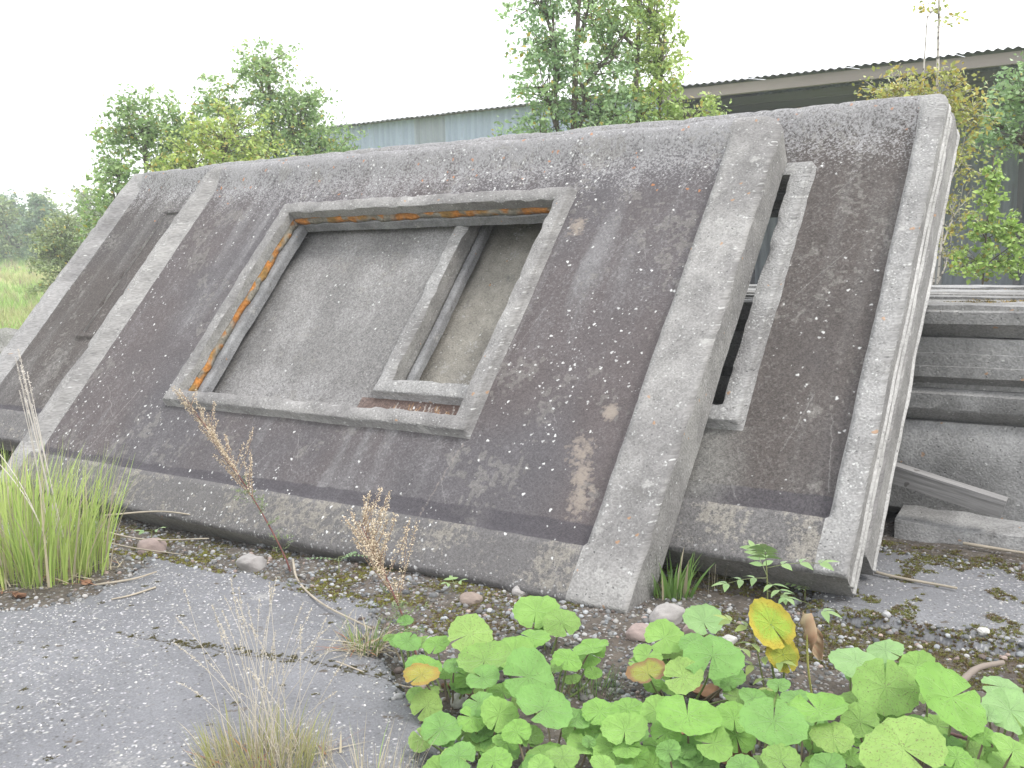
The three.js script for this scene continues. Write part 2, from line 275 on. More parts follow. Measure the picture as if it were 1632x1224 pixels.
  strip('edge', T, (t, w) => Hh(c.s1, t, w), depth, c.edgeMat); strip('edge', T, (t, w) => Hh(c.s0, t, w), depth, c.edgeMat);
  strip('edge', S, (s, w) => Hh(s, c.t1, w), depth, c.edgeMat); strip('edge', S, (s, w) => Hh(s, c.t0, w), depth, c.edgeMat);
  { const b = new Buf(), s2 = lines(sb, 0.3), t2 = lines(tb, 0.3); for (const t of t2) for (const s of s2) put(b, [s, t, -c.D], s, t); for (let j = 0; j + 1 < t2.length; j++) for (let i = 0; i + 1 < s2.length; i++) if (!inOpen((s2[i] + s2[i + 1]) / 2, (t2[j] + t2[j + 1]) / 2)) { const a = j * s2.length + i; b.quad(a, a + s2.length, a + s2.length + 1, a + 1); } mesh('back_face', b.geometry(), c.edgeMat, root); }
  c.windows.forEach((w, wi) => {
    const host = root.children.filter((m) => m.name === 'window_frame')[wi] ?? root;
    const o = OPEN(w), St = S.filter((s) => s >= o.s0 - 1e-6 && s <= o.s1 + 1e-6), Tt = T.filter((t) => t >= o.t0 - 1e-6 && t <= o.t1 + 1e-6);
    const rev = [-0.02, -0.045, -0.078], foamMat = c.foam ? insulation : c.edgeMat;
    const edges = [[Tt, (a, x) => [o.s0, a, x], [-1, 0], w.lip[0]], [Tt, (a, x) => [o.s1, a, x], [1, 0], w.lip[1]], [St, (a, x) => [a, o.t0, x], [0, -1], w.lip[2]], [St, (a, x) => [a, o.t1, x], [0, 1], w.lip[3]]];
    for (const [al, f, dir, lip] of edges) {
      const rag = (a, k) => 0.022 * (fbm(a * 9 + k, c.seed + dir[0] * 3 + dir[1] * 5, 3) - 0.5);
      strip('reveal', al, (a, x) => { const q = f(a, x); return x === null ? Hh(q[0], q[1], null) : [q[0], q[1], x - (x < -0.07 ? rag(a, 2) : 0)]; }, rev, c.edgeMat, host);
      const ring = (name, list, mat) => { const b = new Buf(); for (const a of al) for (const [out, x, amp] of list) { const q = f(a, x), e = out + amp * (fbm(a * 12, x * 30 + c.seed, 3) - 0.5); put(b, [q[0] + dir[0] * e, q[1] + dir[1] * e, x + amp * 0.6 * (n2(a * 18, c.seed + x * 9) - 0.5)], a, x + out); } const n = list.length; for (let k = 0; k + 1 < al.length; k++) for (let m = 0; m + 1 < n; m++) b.quad(k * n + m, k * n + m + 1, (k + 1) * n + m + 1, (k + 1) * n + m); mesh(name, b.geometry(), mat, host); };
      const fr = c.foam ? 1 : 0.2; ring(c.foam ? 'insulation' : 'joint', [[0.04, -0.07, 0.01], [0.01, -0.076, 0.025 * fr], [0.004, -0.095, 0.036 * fr], [0.002, -0.115, 0.036 * fr], [0.004, -0.135, 0.03 * fr], [0.04, -0.146, 0.01]], foamMat);
      ring('inner_leaf', [[0.05, -0.138, 0.012], [-lip * 0.5, -0.142, 0.02 * fr], [-lip, -0.15, 0.012], [-lip, -0.17, 0.008], [-lip, -c.D - 0.004, 0.006]], c.innerMat);
    }
    if (w.fill) { const b = new Buf(), s2 = lines([o.s0 - 0.02, o.s1 + 0.02], 0.06), t2 = lines([o.t0 - 0.02, o.t1 + 0.02], 0.06); for (const t of t2) for (const s of s2) put(b, [s, t, w.fill], s, t); for (let j = 0; j + 1 < t2.length; j++) for (let i = 0; i + 1 < s2.length; i++) { const a = j * s2.length + i; b.quad(a, a + 1, a + s2.length + 1, a + s2.length); } mesh('infill_slab', b.geometry(), c.mat, root); }
  });
  for (const w of c.ridges ?? []) { const b = new Buf(); b.tube(T.filter((_, k) => k % 2 === 0).map((t) => { const q = panelShift(c, [c.s1 + 0.002, t, w]); return [q[0] - cx, q[1] - cy, q[2]]; }), 0.012, 0.012, 6, 1, 0.35); mesh('joint_ridge', b.geometry(), c.ridgeMat, root); }
  return root;
}

// weathered cast concrete used on edges, slabs and blocks (2 m tile)
reseed(9);
function concreteTex(base, dark, specks, seed) {
  return metresUV(painted(1024, 1024, 0, 0, 2, 2, (x, y) => {
    const wrap = (f, o) => n2p(x * f, y * f, 2 * f, o + seed * 7), l = 0.6 * wrap(2, 0) + 0.4 * wrap(6, 9), m = wrap(17, 3), g = wrap(150, 4), k = 0.72 + 0.3 * (m - 0.5) + 0.45 * (g - 0.5) + 0.22 * (R() - 0.5) + 0.28;
    const o = mix3(dark, base, ss(0.25, 0.65, l)); return [o[0] * k, o[1] * k, o[2] * k, 0.3 + 0.3 * g + 0.3 * m];
  }, (c) => {
    for (let i = 0; i < specks; i++) { const t = rr(0.32, 0.54); c.dot(rr(0, 2), rr(0, 2), 0.001 + 0.0045 * Math.pow(R(), 2), [t, t, t * 0.97], rr(0.4, 1), 0.1); }
    for (let i = 0; i < 1500; i++) { const t = rr(0.05, 0.12); c.dot(rr(0, 2), rr(0, 2), rr(0.001, 0.004), [t, t, t], rr(0.5, 1), -0.4); }
    for (let i = 0; i < 30; i++) c.dot(rr(0, 2), rr(0, 2), rr(0.004, 0.01), [0.42, 0.2, 0.06], 0.5, 0.05);
    for (let i = 0; i < 40; i++) { const x = rr(0, 2), y = rr(0, 2), q = rr(0.02, 0.08), w = rr(0.28, 0.4); for (let k = 0; k < 34; k++) c.dot(x + gauss() * q, y + gauss() * q, rr(0.002, 0.009), [w, w * 0.98, w * 0.94], rr(0.15, 0.55), 0.05); }
    for (let i = 0; i < 26; i++) { const x = rr(0, 2), y = rr(0, 2), q = rr(0.03, 0.1); for (let k = 0; k < 30; k++) c.dot(x + gauss() * q, y + gauss() * q, rr(0.003, 0.012), [0.12, 0.115, 0.11], rr(0.1, 0.35), -0.05); }
  }), 2, 2);
}
const edgeConcrete = std({ ...concreteTex([0.265, 0.258, 0.245], [0.185, 0.178, 0.172], 2600, 1), bumpScale: 0.006 });
const innerConcrete = std({ ...concreteTex([0.27, 0.272, 0.275], [0.205, 0.205, 0.21], 300, 2), bumpScale: 0.004 });
const slabConcrete = std({ ...concreteTex([0.35, 0.346, 0.342], [0.21, 0.207, 0.202], 900, 3), bumpScale: 0.006 });
const insulation = (() => { reseed(12); return std({ ...metresUV(painted(256, 256, 0, 0, 1, 1, (x, y) => { const m = fbm(x * 9, y * 9, 4), k = 0.7 + 0.6 * n2(x * 90, y * 90); let o = mix3([0.46, 0.19, 0.045], [0.27, 0.16, 0.05], ss(0.35, 0.65, m)); o = mix3(o, [0.24, 0.22, 0.18], ss(0.46, 0.56, fbm(x * 5.3 + 2, y * 6 + 1, 4))); return [o[0] * k, o[1] * k, o[2] * k, k - 0.5]; }), 1, 1), bumpScale: 0.008 }); })();

function panelSkin(c, W, opt) { // colour and relief of a panel's face, in metres along and up
  const H = Math.round(W * (c.t1 - c.t0) / (c.s1 - c.s0)), sz = [c.s1 - c.s0, c.t1 - c.t0]; reseed(opt.seed);
  return metresUV(painted(W, H, c.s0, c.t0, sz[0], sz[1], (s, t) => {
    const l = fbm(s * 1.1 + opt.seed, t * 1.1, 4), l2 = fbm(s * 0.9 + 40, t * 0.7 + opt.seed, 4), m = fbm(s * 7, t * 7 + opt.seed, 4), st = fbm(s * 13 + 0.6 * l, t * 0.9, 4), g = n2(s * 330, t * 330), g2 = n2(s * 120, t * 120), r = R();
    let o = mix3(opt.field, opt.brown, ss(0.35, 0.62, l2));
    const fl = 0.45 * g2 + 0.35 * n2(s * 62, t * 50) + 0.2 * r; o = mix3(o, opt.pale, clamp(ss(0.46, 0.76, st * 0.5 + l * 0.5) * opt.bleach + 0.42 * ss(0.54, 0.74, fl) * ss(0.3, 0.6, 0.4 * m + 0.6 * l)));                                   // rain-washed streaks
    if (opt.sheltered) { const q = opt.sheltered, e = Math.min(s - q[0], q[1] - s, t - q[2], q[3] - t) + 0.5 * (fbm(s * 4, t * 2, 3) - 0.5); const w = ss(0.38, 0.66, 0.5 * fbm(s * 6 + 1, t * 1.3, 4) + 0.5 * fbm(s * 3, t * 3 + 9, 4)); o = mix3(o, mix3([0.165, 0.16, 0.157], [0.29, 0.284, 0.28], clamp(0.55 * w + 0.6 * (fl - 0.3))), 0.9 * ss(-0.05, 0.12, e)); }
    const h = panelHeight(c, s, t), raised = ss(-0.6 * c.relief, -0.25 * c.relief, h);
    
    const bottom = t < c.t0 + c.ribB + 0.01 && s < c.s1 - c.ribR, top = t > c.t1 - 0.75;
    if (bottom) o = mix3(o, mix3([0.105, 0.099, 0.1], [0.14, 0.134, 0.131], l), raised);
    if (top) { const e = (t - (c.t1 - 0.33)) / 0.3 + 0.5 * (m - 0.5) + 1.3 * (g2 - 0.5) + 0.9 * (r - 0.5) + 0.9 * (st - 0.5); o = mix3(o, [0.26, 0.256, 0.259], 0.85 * ss(-0.35, 0.45, e)); }   // paler band along the top, with a grainy fade into the face
    const lich = fbm(s * 5 + 3, t * 5 + opt.seed, 5) + 0.5 * (n2(s * 45, t * 45) - 0.5); const lg = lich + 0.3 * (g2 - 0.5) + 0.25 * (r - 0.5); if (bottom) o = mix3(o, [0.24, 0.222, 0.19], 0.65 * ss(0.5, 0.7, lg) * ss(0.02, 0.05, t - c.t0)); else o = mix3(o, [0.2, 0.19, 0.175], 0.4 * ss(0.68, 0.76, lich));
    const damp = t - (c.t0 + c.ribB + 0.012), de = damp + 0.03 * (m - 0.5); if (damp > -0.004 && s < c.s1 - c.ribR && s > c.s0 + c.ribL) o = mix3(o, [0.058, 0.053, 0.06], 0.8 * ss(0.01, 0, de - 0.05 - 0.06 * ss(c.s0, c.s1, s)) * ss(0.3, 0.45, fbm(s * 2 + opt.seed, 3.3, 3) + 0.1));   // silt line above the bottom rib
    if (opt.extra) o = opt.extra(o, s, t, m, r) ?? o;
    const k = 1 + opt.grit * (0.75 * (g - 0.5) + 0.55 * (g2 - 0.5) + 0.5 * (r - 0.5)) + 0.25 * (m - 0.5);
    return [o[0] * k, o[1] * k, o[2] * k, 0.3 + 0.25 * g + 0.15 * g2 + 0.2 * m];
  }, (cv) => {
    for (let i = 0; i < opt.dots; i++) { const s = rr(c.s0, c.s1), t = rr(c.t0, c.t1); if (R() > 0.15 + 1.3 * ss(0.4, 0.68, fbm(s * 1.5 + 8, t * 1.5 + opt.seed, 3)) ) continue; const b = rr(0.4, 0.68); cv.dot(s, t, 0.0018 + 0.0062 * Math.pow(R(), 2.6), [b, b, b * 0.98], rr(0.7, 1), 0.15); }
    for (let i = 0; i < opt.dots * 0.28; i++) { const q = R() < 0.5, s = q ? rr(c.s0, c.s1) : rr(c.s1 - c.ribR, c.s1), t = q ? (R() < 0.6 ? c.t1 - Math.abs(gauss()) * 0.16 : c.t0 + Math.abs(gauss()) * 0.06) : rr(c.t0, c.t1), b = rr(0.3, 0.52); cv.dot(s, t, rr(0.0015, 0.005), [b, b, b], rr(0.4, 1), 0.15); }
    for (let i = 0; i < 60; i++) { const s = rr(c.s0, c.s1), t = c.t1 - Math.abs(gauss()) * 0.5; cv.dot(s, t, rr(0.004, 0.011), [0.42, 0.17, 0.06], rr(0.4, 0.8), 0.1); }
    for (let i = 0; i < 1400; i++) { const s = R() < 0.5 ? c.s1 - Math.abs(gauss()) * 0.12 : rr(c.s0, c.s1), t = rr(c.t0, c.t1), b = rr(0.04, 0.08); cv.dot(s, t, rr(0.001, 0.004), [b, b, b], rr(0.5, 1), -0.5); }
    for (let i = 0; i < opt.scratches; i++) { const s = rr(c.s0, c.s1), t = rr(c.t0, c.t1), L = rr(0.05, 0.4), a = rr(0.9, 2.2); cv.line(s, t, s + Math.cos(a) * L, t + Math.sin(a) * L, 0.0016, [0.3, 0.29, 0.28], 0.5, 0.05); }
    if (opt.after) opt.after(cv);
  }), sz[0], sz[1], c.s0, c.t0);
}

const ribMat = std({ ...concreteTex([0.262, 0.254, 0.246], [0.188, 0.181, 0.177], 4200, 11), bumpScale: 0.006 }), ribGritty = std({ ...concreteTex([0.26, 0.255, 0.25], [0.19, 0.184, 0.18], 11000, 13), bumpScale: 0.008 }), ribDull = std({ ...concreteTex([0.275, 0.268, 0.264], [0.205, 0.198, 0.196], 2000, 17), bumpScale: 0.005 });
const ridgeMat = std({ ...concreteTex([0.4, 0.392, 0.38], [0.32, 0.313, 0.3], 200, 8), bumpScale: 0.004 });
const panelA = { ridgeMat, ribMat, label: 'front leaning concrete panel with a framed window opening and orange insulation', w: 0, s0: -4.703, s1: 0, t0: 0, t1: 2.968, D: 0.21, relief: 0.058, slopeTop: 0.1, ribR: 0.271, slopeR: 0.016, ribL: 0.07, slopeL: 0.13, ribT: 0.07, slopeT: 0.2, ribB: 0.258, wornTop: 0.03, seed: 1, foam: true, corner: 0.12, edgeMat: edgeConcrete, innerMat: innerConcrete,
  windows: [{ s0: -3.545, s1: -1.16, t0: 0.76, t1: 2.48, c: 0.092, lip: [0.035, 0.01, 0.01, 0.0] }] };
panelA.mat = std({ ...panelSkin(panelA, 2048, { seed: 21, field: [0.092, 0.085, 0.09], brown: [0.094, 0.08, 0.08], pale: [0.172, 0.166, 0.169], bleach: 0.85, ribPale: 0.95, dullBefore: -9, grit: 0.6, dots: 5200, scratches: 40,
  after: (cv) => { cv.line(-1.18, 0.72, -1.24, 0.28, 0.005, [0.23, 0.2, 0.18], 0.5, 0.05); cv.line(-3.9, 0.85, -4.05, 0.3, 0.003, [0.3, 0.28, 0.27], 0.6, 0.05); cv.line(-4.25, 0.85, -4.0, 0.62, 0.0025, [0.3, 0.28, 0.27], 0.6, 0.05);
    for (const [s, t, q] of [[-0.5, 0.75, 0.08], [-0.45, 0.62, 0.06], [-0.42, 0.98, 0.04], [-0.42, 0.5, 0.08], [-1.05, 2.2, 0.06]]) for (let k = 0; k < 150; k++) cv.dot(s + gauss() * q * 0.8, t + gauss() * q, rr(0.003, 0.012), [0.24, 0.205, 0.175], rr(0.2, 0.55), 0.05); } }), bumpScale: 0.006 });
makePanel(panelA);

const panelB = { ridgeMat, ribMat: ribGritty, dullMat: ribDull, label: 'longer concrete panel behind the window panel, its rough rib highest at right', w: -0.215, s0: -6.15, s1: 0.762, t0: 0.4, t1: 3.265, D: 0.2, relief: 0.06, ridges: [-0.1, -0.17], ribR: 0.112, slopeR: 0.02, ribL: 0.07, slopeL: 0.13, ribT: 0.07, slopeT: 0.22, ribB: 0.25, wornTop: 0.03, chip: true, seed: 2, foam: false, corner: 0.05, edgeMat: edgeConcrete, innerMat: innerConcrete,
  windows: [{ s0: -2.1, s1: 0.14, t0: 1.08, t1: 2.79, c: 0.1, lip: [0.03, 0.02, 0, 0] }, { s0: -5.38, s1: -3.9, t0: 1.38, t1: 2.76, c: 0.05, fill: -0.062, rise: 0.4, lip: [0, 0, 0, 0] }] };
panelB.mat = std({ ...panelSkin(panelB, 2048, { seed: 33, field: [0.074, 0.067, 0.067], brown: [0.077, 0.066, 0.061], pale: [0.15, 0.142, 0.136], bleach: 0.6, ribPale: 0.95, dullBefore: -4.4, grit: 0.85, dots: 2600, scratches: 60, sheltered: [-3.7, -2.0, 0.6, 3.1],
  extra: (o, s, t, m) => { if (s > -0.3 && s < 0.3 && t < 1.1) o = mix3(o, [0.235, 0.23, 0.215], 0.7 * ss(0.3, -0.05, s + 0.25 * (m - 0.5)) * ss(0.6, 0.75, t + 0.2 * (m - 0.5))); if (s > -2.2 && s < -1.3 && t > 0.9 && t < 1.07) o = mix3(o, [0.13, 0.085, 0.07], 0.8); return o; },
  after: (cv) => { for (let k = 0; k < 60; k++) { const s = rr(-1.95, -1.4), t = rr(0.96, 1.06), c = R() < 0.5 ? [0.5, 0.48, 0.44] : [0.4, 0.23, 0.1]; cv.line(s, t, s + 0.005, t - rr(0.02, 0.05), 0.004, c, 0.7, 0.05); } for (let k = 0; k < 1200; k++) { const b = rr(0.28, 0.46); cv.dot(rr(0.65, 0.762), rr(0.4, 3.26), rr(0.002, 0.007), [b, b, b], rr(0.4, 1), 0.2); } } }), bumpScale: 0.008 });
makePanel(panelB);

const panelC = { ridgeMat, ribMat, label: 'third concrete panel, seen only through the window openings of the other two', w: -0.418, s0: -6.0, s1: 0.775, t0: 0.6, t1: 3.36, D: 0.2, relief: 0.05, ridges: [-0.16], ribR: 0.12, slopeR: 0.02, ribL: 0.1, slopeL: 0.05, ribT: 0.07, slopeT: 0.1, ribB: 0.2, wornTop: 0.02, seed: 3, foam: false, corner: 0.07, windows: [{ s0: -1.25, s1: 0.2, t0: 1.15, t1: 2.86, c: 0.1, lip: [0, 0, 0, 0] }], mat: std({ ...concreteTex([0.25, 0.235, 0.205], [0.18, 0.167, 0.145], 1500, 5), bumpScale: 0.008 }), edgeMat: edgeConcrete, innerMat: innerConcrete };
makePanel(panelC);

// ---------- stack of slabs behind the panels ----------
const FACE = 5.24, TURN = -33.02 * Math.PI / 180;                        // distance of the stack's front, its turn
const stackAt = (s, y, back = 0) => [0.83844 * s + 0.545 * (FACE + back), y, 0.545 * s - 0.83844 * (FACE + back)];
function beam(profile, L, amp = 0.006, step = 0.12, uvo = 0) { // closed profile [y, z] swept along x from 0 to L
  const b = new Buf(), pr = [], q = profile.length; let acc = 0;
  for (let k = 0; k < q; k++) { const A = profile[k], B = profile[(k + 1) % q], len = Math.hypot(B[0] - A[0], B[1] - A[1]), n = Math.max(1, Math.ceil(len / 0.14)); for (let m = 0; m < n; m++) pr.push([mix(A[0], B[0], m / n), mix(A[1], B[1], m / n), acc + len * m / n]); acc += len; }
  pr.push([...profile[0], acc]);
  const X = lines([0, L], step), w = pr.length;
  for (const x of X) for (const [y, z, u] of pr) { const e = (o) => n3(x * 5 + o + uvo, y * 9 + o, z * 7) - 0.5, f = (o) => n3(x * 19 + o + uvo, y * 23 + o, z * 23) - 0.5; b.v(x + amp * e(1), y + amp * e(7) + amp * 0.7 * f(2), z + amp * e(13) + amp * 0.7 * f(4), x + uvo, u); }
  for (let i = 0; i + 1 < X.length; i++) for (let k = 0; k + 1 < w; k++) b.quad(i * w + k, i * w + k + 1, (i + 1) * w + k + 1, (i + 1) * w + k);
  for (const x of [0, L]) { const s0 = x ? (X.length - 1) * w : 0, c = b.v(x, profile.reduce((a, p) => a + p[0], 0) / q, profile.reduce((a, p) => a + p[1], 0) / q); for (let k = 0; k + 1 < w; k++) x ? b.tri(c, s0 + k, s0 + k + 1) : b.tri(c, s0 + k + 1, s0 + k); }
  let g = b.geometry(); const ng = g.toNonIndexed(); ng.computeVertexNormals(); return creased(ng);
}
function creased(g) { return toCreasedNormals(g, 0.6); }
reseed(15);
{
  const S0 = -4.4, L = 8.2, D = 2.9, G = 'slabs of the stack behind the panels';
  const slab = (label, y, prof, zoff = 0, ds = 0) => { const t = thing('stacked_precast_unit', label, 'concrete unit', stackAt(S0 + ds, y, -zoff), TURN, G); mesh('slab_body', beam(prof, L, 0.006, 0.12, y * 3), slabConcrete, t); return t; };
  slab('bottom slab of the stack, mottled with pale lichen above the ground', 0.0, [[0, -0.1], [0.06, 0.0], [0.4, 0.0], [0.47, -0.015], [0.525, -0.05], [0.525, -D], [0, -D]]);
  slab('stack slab with a pale front band, resting on the bottom slab', 0.527, [[0, -0.09], [0.06, -0.01], [0.075, 0.0], [0.15, 0.0], [0.17, -0.045], [0.17, -D], [0, -D]], 0.005);
  slab('second slab from the top of the stack, front scored by thin ledges', 0.7, [[0, -0.06], [0.025, -0.06], [0.065, -0.004], [0.118, -0.004], [0.121, -0.016], [0.184, -0.016], [0.187, -0.026], [0.238, -0.026], [0.241, -0.036], [0.264, -0.036], [0.264, -D], [0, -D]], 0.0);
  const top = slab('top slab of the stack with cracked front edge and mossy ridges', 0.966, [[0, -0.08], [0.07, 0.0], [0.13, 0.0], [0.14, -0.015], [0.125, -0.05], [0.125, -D + 0.1], [0, -D + 0.1]], 0.0);
  let z = -0.015; for (let k = 0; k < 13; k++) { const w = rr(0.08, 0.24), h = 0.132 + rr(0, 0.034); mesh('ridge', beam([[0.11, z - w], [0.11, z], [h, z - 0.006], [h + 0.004, z - w + 0.01]], L - 0.1, 0.009, 0.1, k * 5 + 2), k % 3 === 1 ? edgeConcrete : slabConcrete, top); z -= w + rr(0.025, 0.05); }
  const pl = thing('wooden_plank', 'grey weathered plank slanting against the foot of the slab stack', 'plank', [1.80, 0.3, -4.84]);
  const wood = (() => { reseed(18); return std({ ...metresUV(painted(512, 256, 0, 0, 1, 0.5, (x, y) => { const g = fbm(x * 3, y * 70, 4), k = 0.75 + 0.6 * (g - 0.5) + 0.2 * (n2(x * 20, y * 300) - 0.5); return [0.34 * k, 0.33 * k, 0.325 * k, g]; }, (c) => { for (let i = 0; i < 20; i++) c.dot(rr(0, 1), rr(0, 0.5), rr(0.004, 0.014), [0.09, 0.08, 0.075], 0.7, -0.2); }), 1, 0.5), bumpScale: 0.004 }); })();
  mesh('board', beam([[-0.02, -0.03], [-0.02, 0.03], [0.075, 0.03], [0.075, -0.03]], 0.68, 0.004, 0.06, 3), wood, pl);
  pl.quaternion.setFromRotationMatrix(new THREE.Matrix4().makeBasis(new THREE.Vector3(0.815, -0.225, 0.53).normalize(), new THREE.Vector3(0.13, 0.95, 0.2).normalize(), new THREE.Vector3(-0.56, -0.1, 0.82).normalize()));
  const rub = thing('concrete_block', 'low concrete footing block on the ground under the plank', 'concrete block', stackAt(-0.95, -0.06, -0.2), TURN);
  mesh('block_body', beam([[0, -0.3], [0, 0.02], [0.1, 0.0], [0.12, -0.08], [0.14, -0.3]], 1.05, 0.03, 0.08, 8), slabConcrete, rub);
  const rub2 = thing('concrete_block', 'small pale concrete block beside the plank at the right edge', 'concrete block', stackAt(0.13, -0.05, -0.23), TURN - 0.05);
  mesh('block_body', beam([[0, -0.25], [0, 0.0], [0.13, -0.005], [0.15, -0.03], [0.15, -0.25]], 0.6, 0.014, 0.08, 14), edgeConcrete, rub2);
  const lump = thing('concrete_block', 'pale broken concrete lump on the far ground at the left edge', 'concrete block', [-7.25, -0.1, -12.4], 0.3);
  mesh('block_body', beam([[0, -0.5], [0, 0.3], [0.35, 0.25], [0.62, 0.05], [0.58, -0.3], [0.3, -0.5]], 0.8, 0.12, 0.1, 21), edgeConcrete, lump);
}

// ---------- shed ----------
{
  reseed(30);
  const HB = 21.67, org = (s, y, back = 0) => [0.83844 * s + 0.545 * (HB + back), y, 0.545 * s - 0.83844 * (HB + back)];
  const shed = thing('storage_shed', 'long metal storage shed with a corrugated roof behind the trees', 'shed', org(-9.5, -0.1), TURN);
  const metal = (base, rust, seed) => std({ ...metresUV(painted(512, 512, 0, 0, 4, 4, (x, y) => { const st = fbm(x * 9 + seed, y * 0.7, 4), m = fbm(x * 2, y * 2 + seed, 4), k = 0.85 + 0.35 * (st - 0.5) + 0.12 * (R() - 0.5); const o = mix3(base, rust, ss(0.62, 0.85, 0.6 * st + 0.4 * m)); return [o[0] * k, o[1] * k, o[2] * k, st]; }), 4, 4), bumpScale: 0.002, roughness: 0.6 });
  const wallPale = metal([0.37, 0.43, 0.54], [0.22, 0.2, 0.18], 2), wallGrey = metal([0.32, 0.35, 0.4], [0.15, 0.14, 0.14], 7), brown = metal([0.3, 0.25, 0.24], [0.2, 0.15, 0.13], 11), dark = metal([0.18, 0.17, 0.19], [0.14, 0.12, 0.11], 5), roofMat = metal([0.2, 0.2, 0.205], [0.13, 0.13, 0.12], 9);
  const sheet = (w, h, period, amp, shape) => { const b = new Buf(), n = Math.round(w / period) * 8; for (let i = 0; i <= n; i++) { const x = w * i / n, p = (x / period) % 1, d = shape ? amp * clamp(2.2 * Math.sin(p * 6.283), -1, 1) : amp * Math.sin(p * 6.283); for (const y of [0, h * 0.5, h]) b.v(x, y, d, x, y); } for (let i = 0; i < n; i++) for (let k = 0; k < 2; k++) b.quad(i * 3 + k, (i + 1) * 3 + k, (i + 1) * 3 + k + 1, i * 3 + k + 1); return b.geometry(); };
  const wallGeo = sheet(1.1, 5.05, 0.22, 0.02, true), backGeo = sheet(1.1, 5.8, 0.275, 0.025, true);
  const put = (name, geo, mat, x, y, z) => { const m = mesh(name, geo, mat, shed); m.position.set(x, y, z); return m; };
  for (let k = 0; k < 14; k++) put('wall_sheet', wallGeo, k % 5 === 2 ? wallGrey : wallPale, -14 + k * 1.08 - 1.2, 0, -0.005 * (k % 2));       // closed bay at left
  for (let k = 0; k < 16; k++) put('wall_sheet', backGeo, wallGrey, -0.3 + k * 1.08, 0, -6.8 - 0.006 * (k % 2));                                  // rear wall of the open bay
  const gable = () => { const g = new THREE.BoxGeometry(0.1, 5.0, 7.4), p = g.attributes.position; for (let i = 0; i < p.count; i++) if (p.getY(i) > 0) p.setY(i, p.getZ(i) < 0 ? 3.3 : 2.56); g.computeVertexNormals(); return g; };
  { const m = put('end_wall', gable(), dark, -0.2, 2.5, -3.75); m.userData.label = 'dark partition wall between the closed and open bays'; }
  put('end_wall', gable(), dark, 16.3, 2.5, -3.75); put('end_wall', gable(), wallGrey, -15.6, 2.5, -3.75);
  put('fascia_beam', new THREE.BoxGeometry(16.4, 0.23, 0.16), brown, 8.0, 4.9, 0.05);
  for (let k = 0; k < 4; k++) put('purlin', new THREE.BoxGeometry(16.4, 0.18, 0.12), dark, 8.0, 4.82 + 0.03 * k, -1.4 - 1.5 * k);
  for (const x of [0.9, 6.0, 11.1]) put('post', new THREE.BoxGeometry(0.18, 4.75, 0.18), dark, x, 2.36, -0.2);
  for (const x of [3.4, 6.9, 10.4]) put('wall_stud', new THREE.BoxGeometry(0.14, 4.6, 0.1), dark, x, 2.3, -6.7);
  const rg = new Buf(); { const w = 1.06, n = 48, len = 7.8; for (let i = 0; i <= n; i++) { const x = w * i / n, d = 0.022 * Math.sin(x / (w / 6) * 6.283); for (const z of [0, -len * 0.5, -len]) rg.v(x, d - z * 0.1, z, x, z); } for (let i = 0; i < n; i++) for (let k = 0; k < 2; k++) rg.quad(i * 3 + k, (i + 1) * 3 + k, (i + 1) * 3 + k + 1, i * 3 + k + 1); }
  const rgeo = rg.geometry(); for (let k = 0; k < 31; k++) put('roof_sheet', rgeo, roofMat, -16 + k * 1.06, 5.06 + 0.008 * (k % 2), 0.28);
}

// ---------- trees ----------
const barkMat = (() => { reseed(41); return std({ ...painted(128, 256, 0, 0, 1, 1, (x, y) => { const g = fbm(x * 12, y * 40, 3), k = 0.6 + 0.8 * g; return [0.13 * k, 0.105 * k, 0.085 * k, g]; }), bumpScale: 0.01 }); })();
const birchMat = (() => { reseed(42); return std({ ...painted(128, 256, 0, 0, 1, 1, (x, y) => { const g = fbm(x * 4, y * 50, 3), d = g > 0.62 ? 0.25 : 1; return [0.5 * d, 0.47 * d, 0.43 * d, g]; }), bumpScale: 0.004 }); })();
const leafMat = foliage({ transmission: 0.5 });
function curve(a, b, n, sag = 0.12) { const o = [], L = Math.hypot(b[0] - a[0], b[1] - a[1], b[2] - a[2]), p = [gauss() * sag * L, gauss() * sag * L * 0.5, gauss() * sag * L]; for (let k = 0; k <= n; k++) { const t = k / n, q = Math.sin(t * Math.PI); o.push([mix(a[0], b[0], t) + p[0] * q, mix(a[1], b[1], t) + p[1] * q, mix(a[2], b[2], t) + p[2] * q]); } return o; }
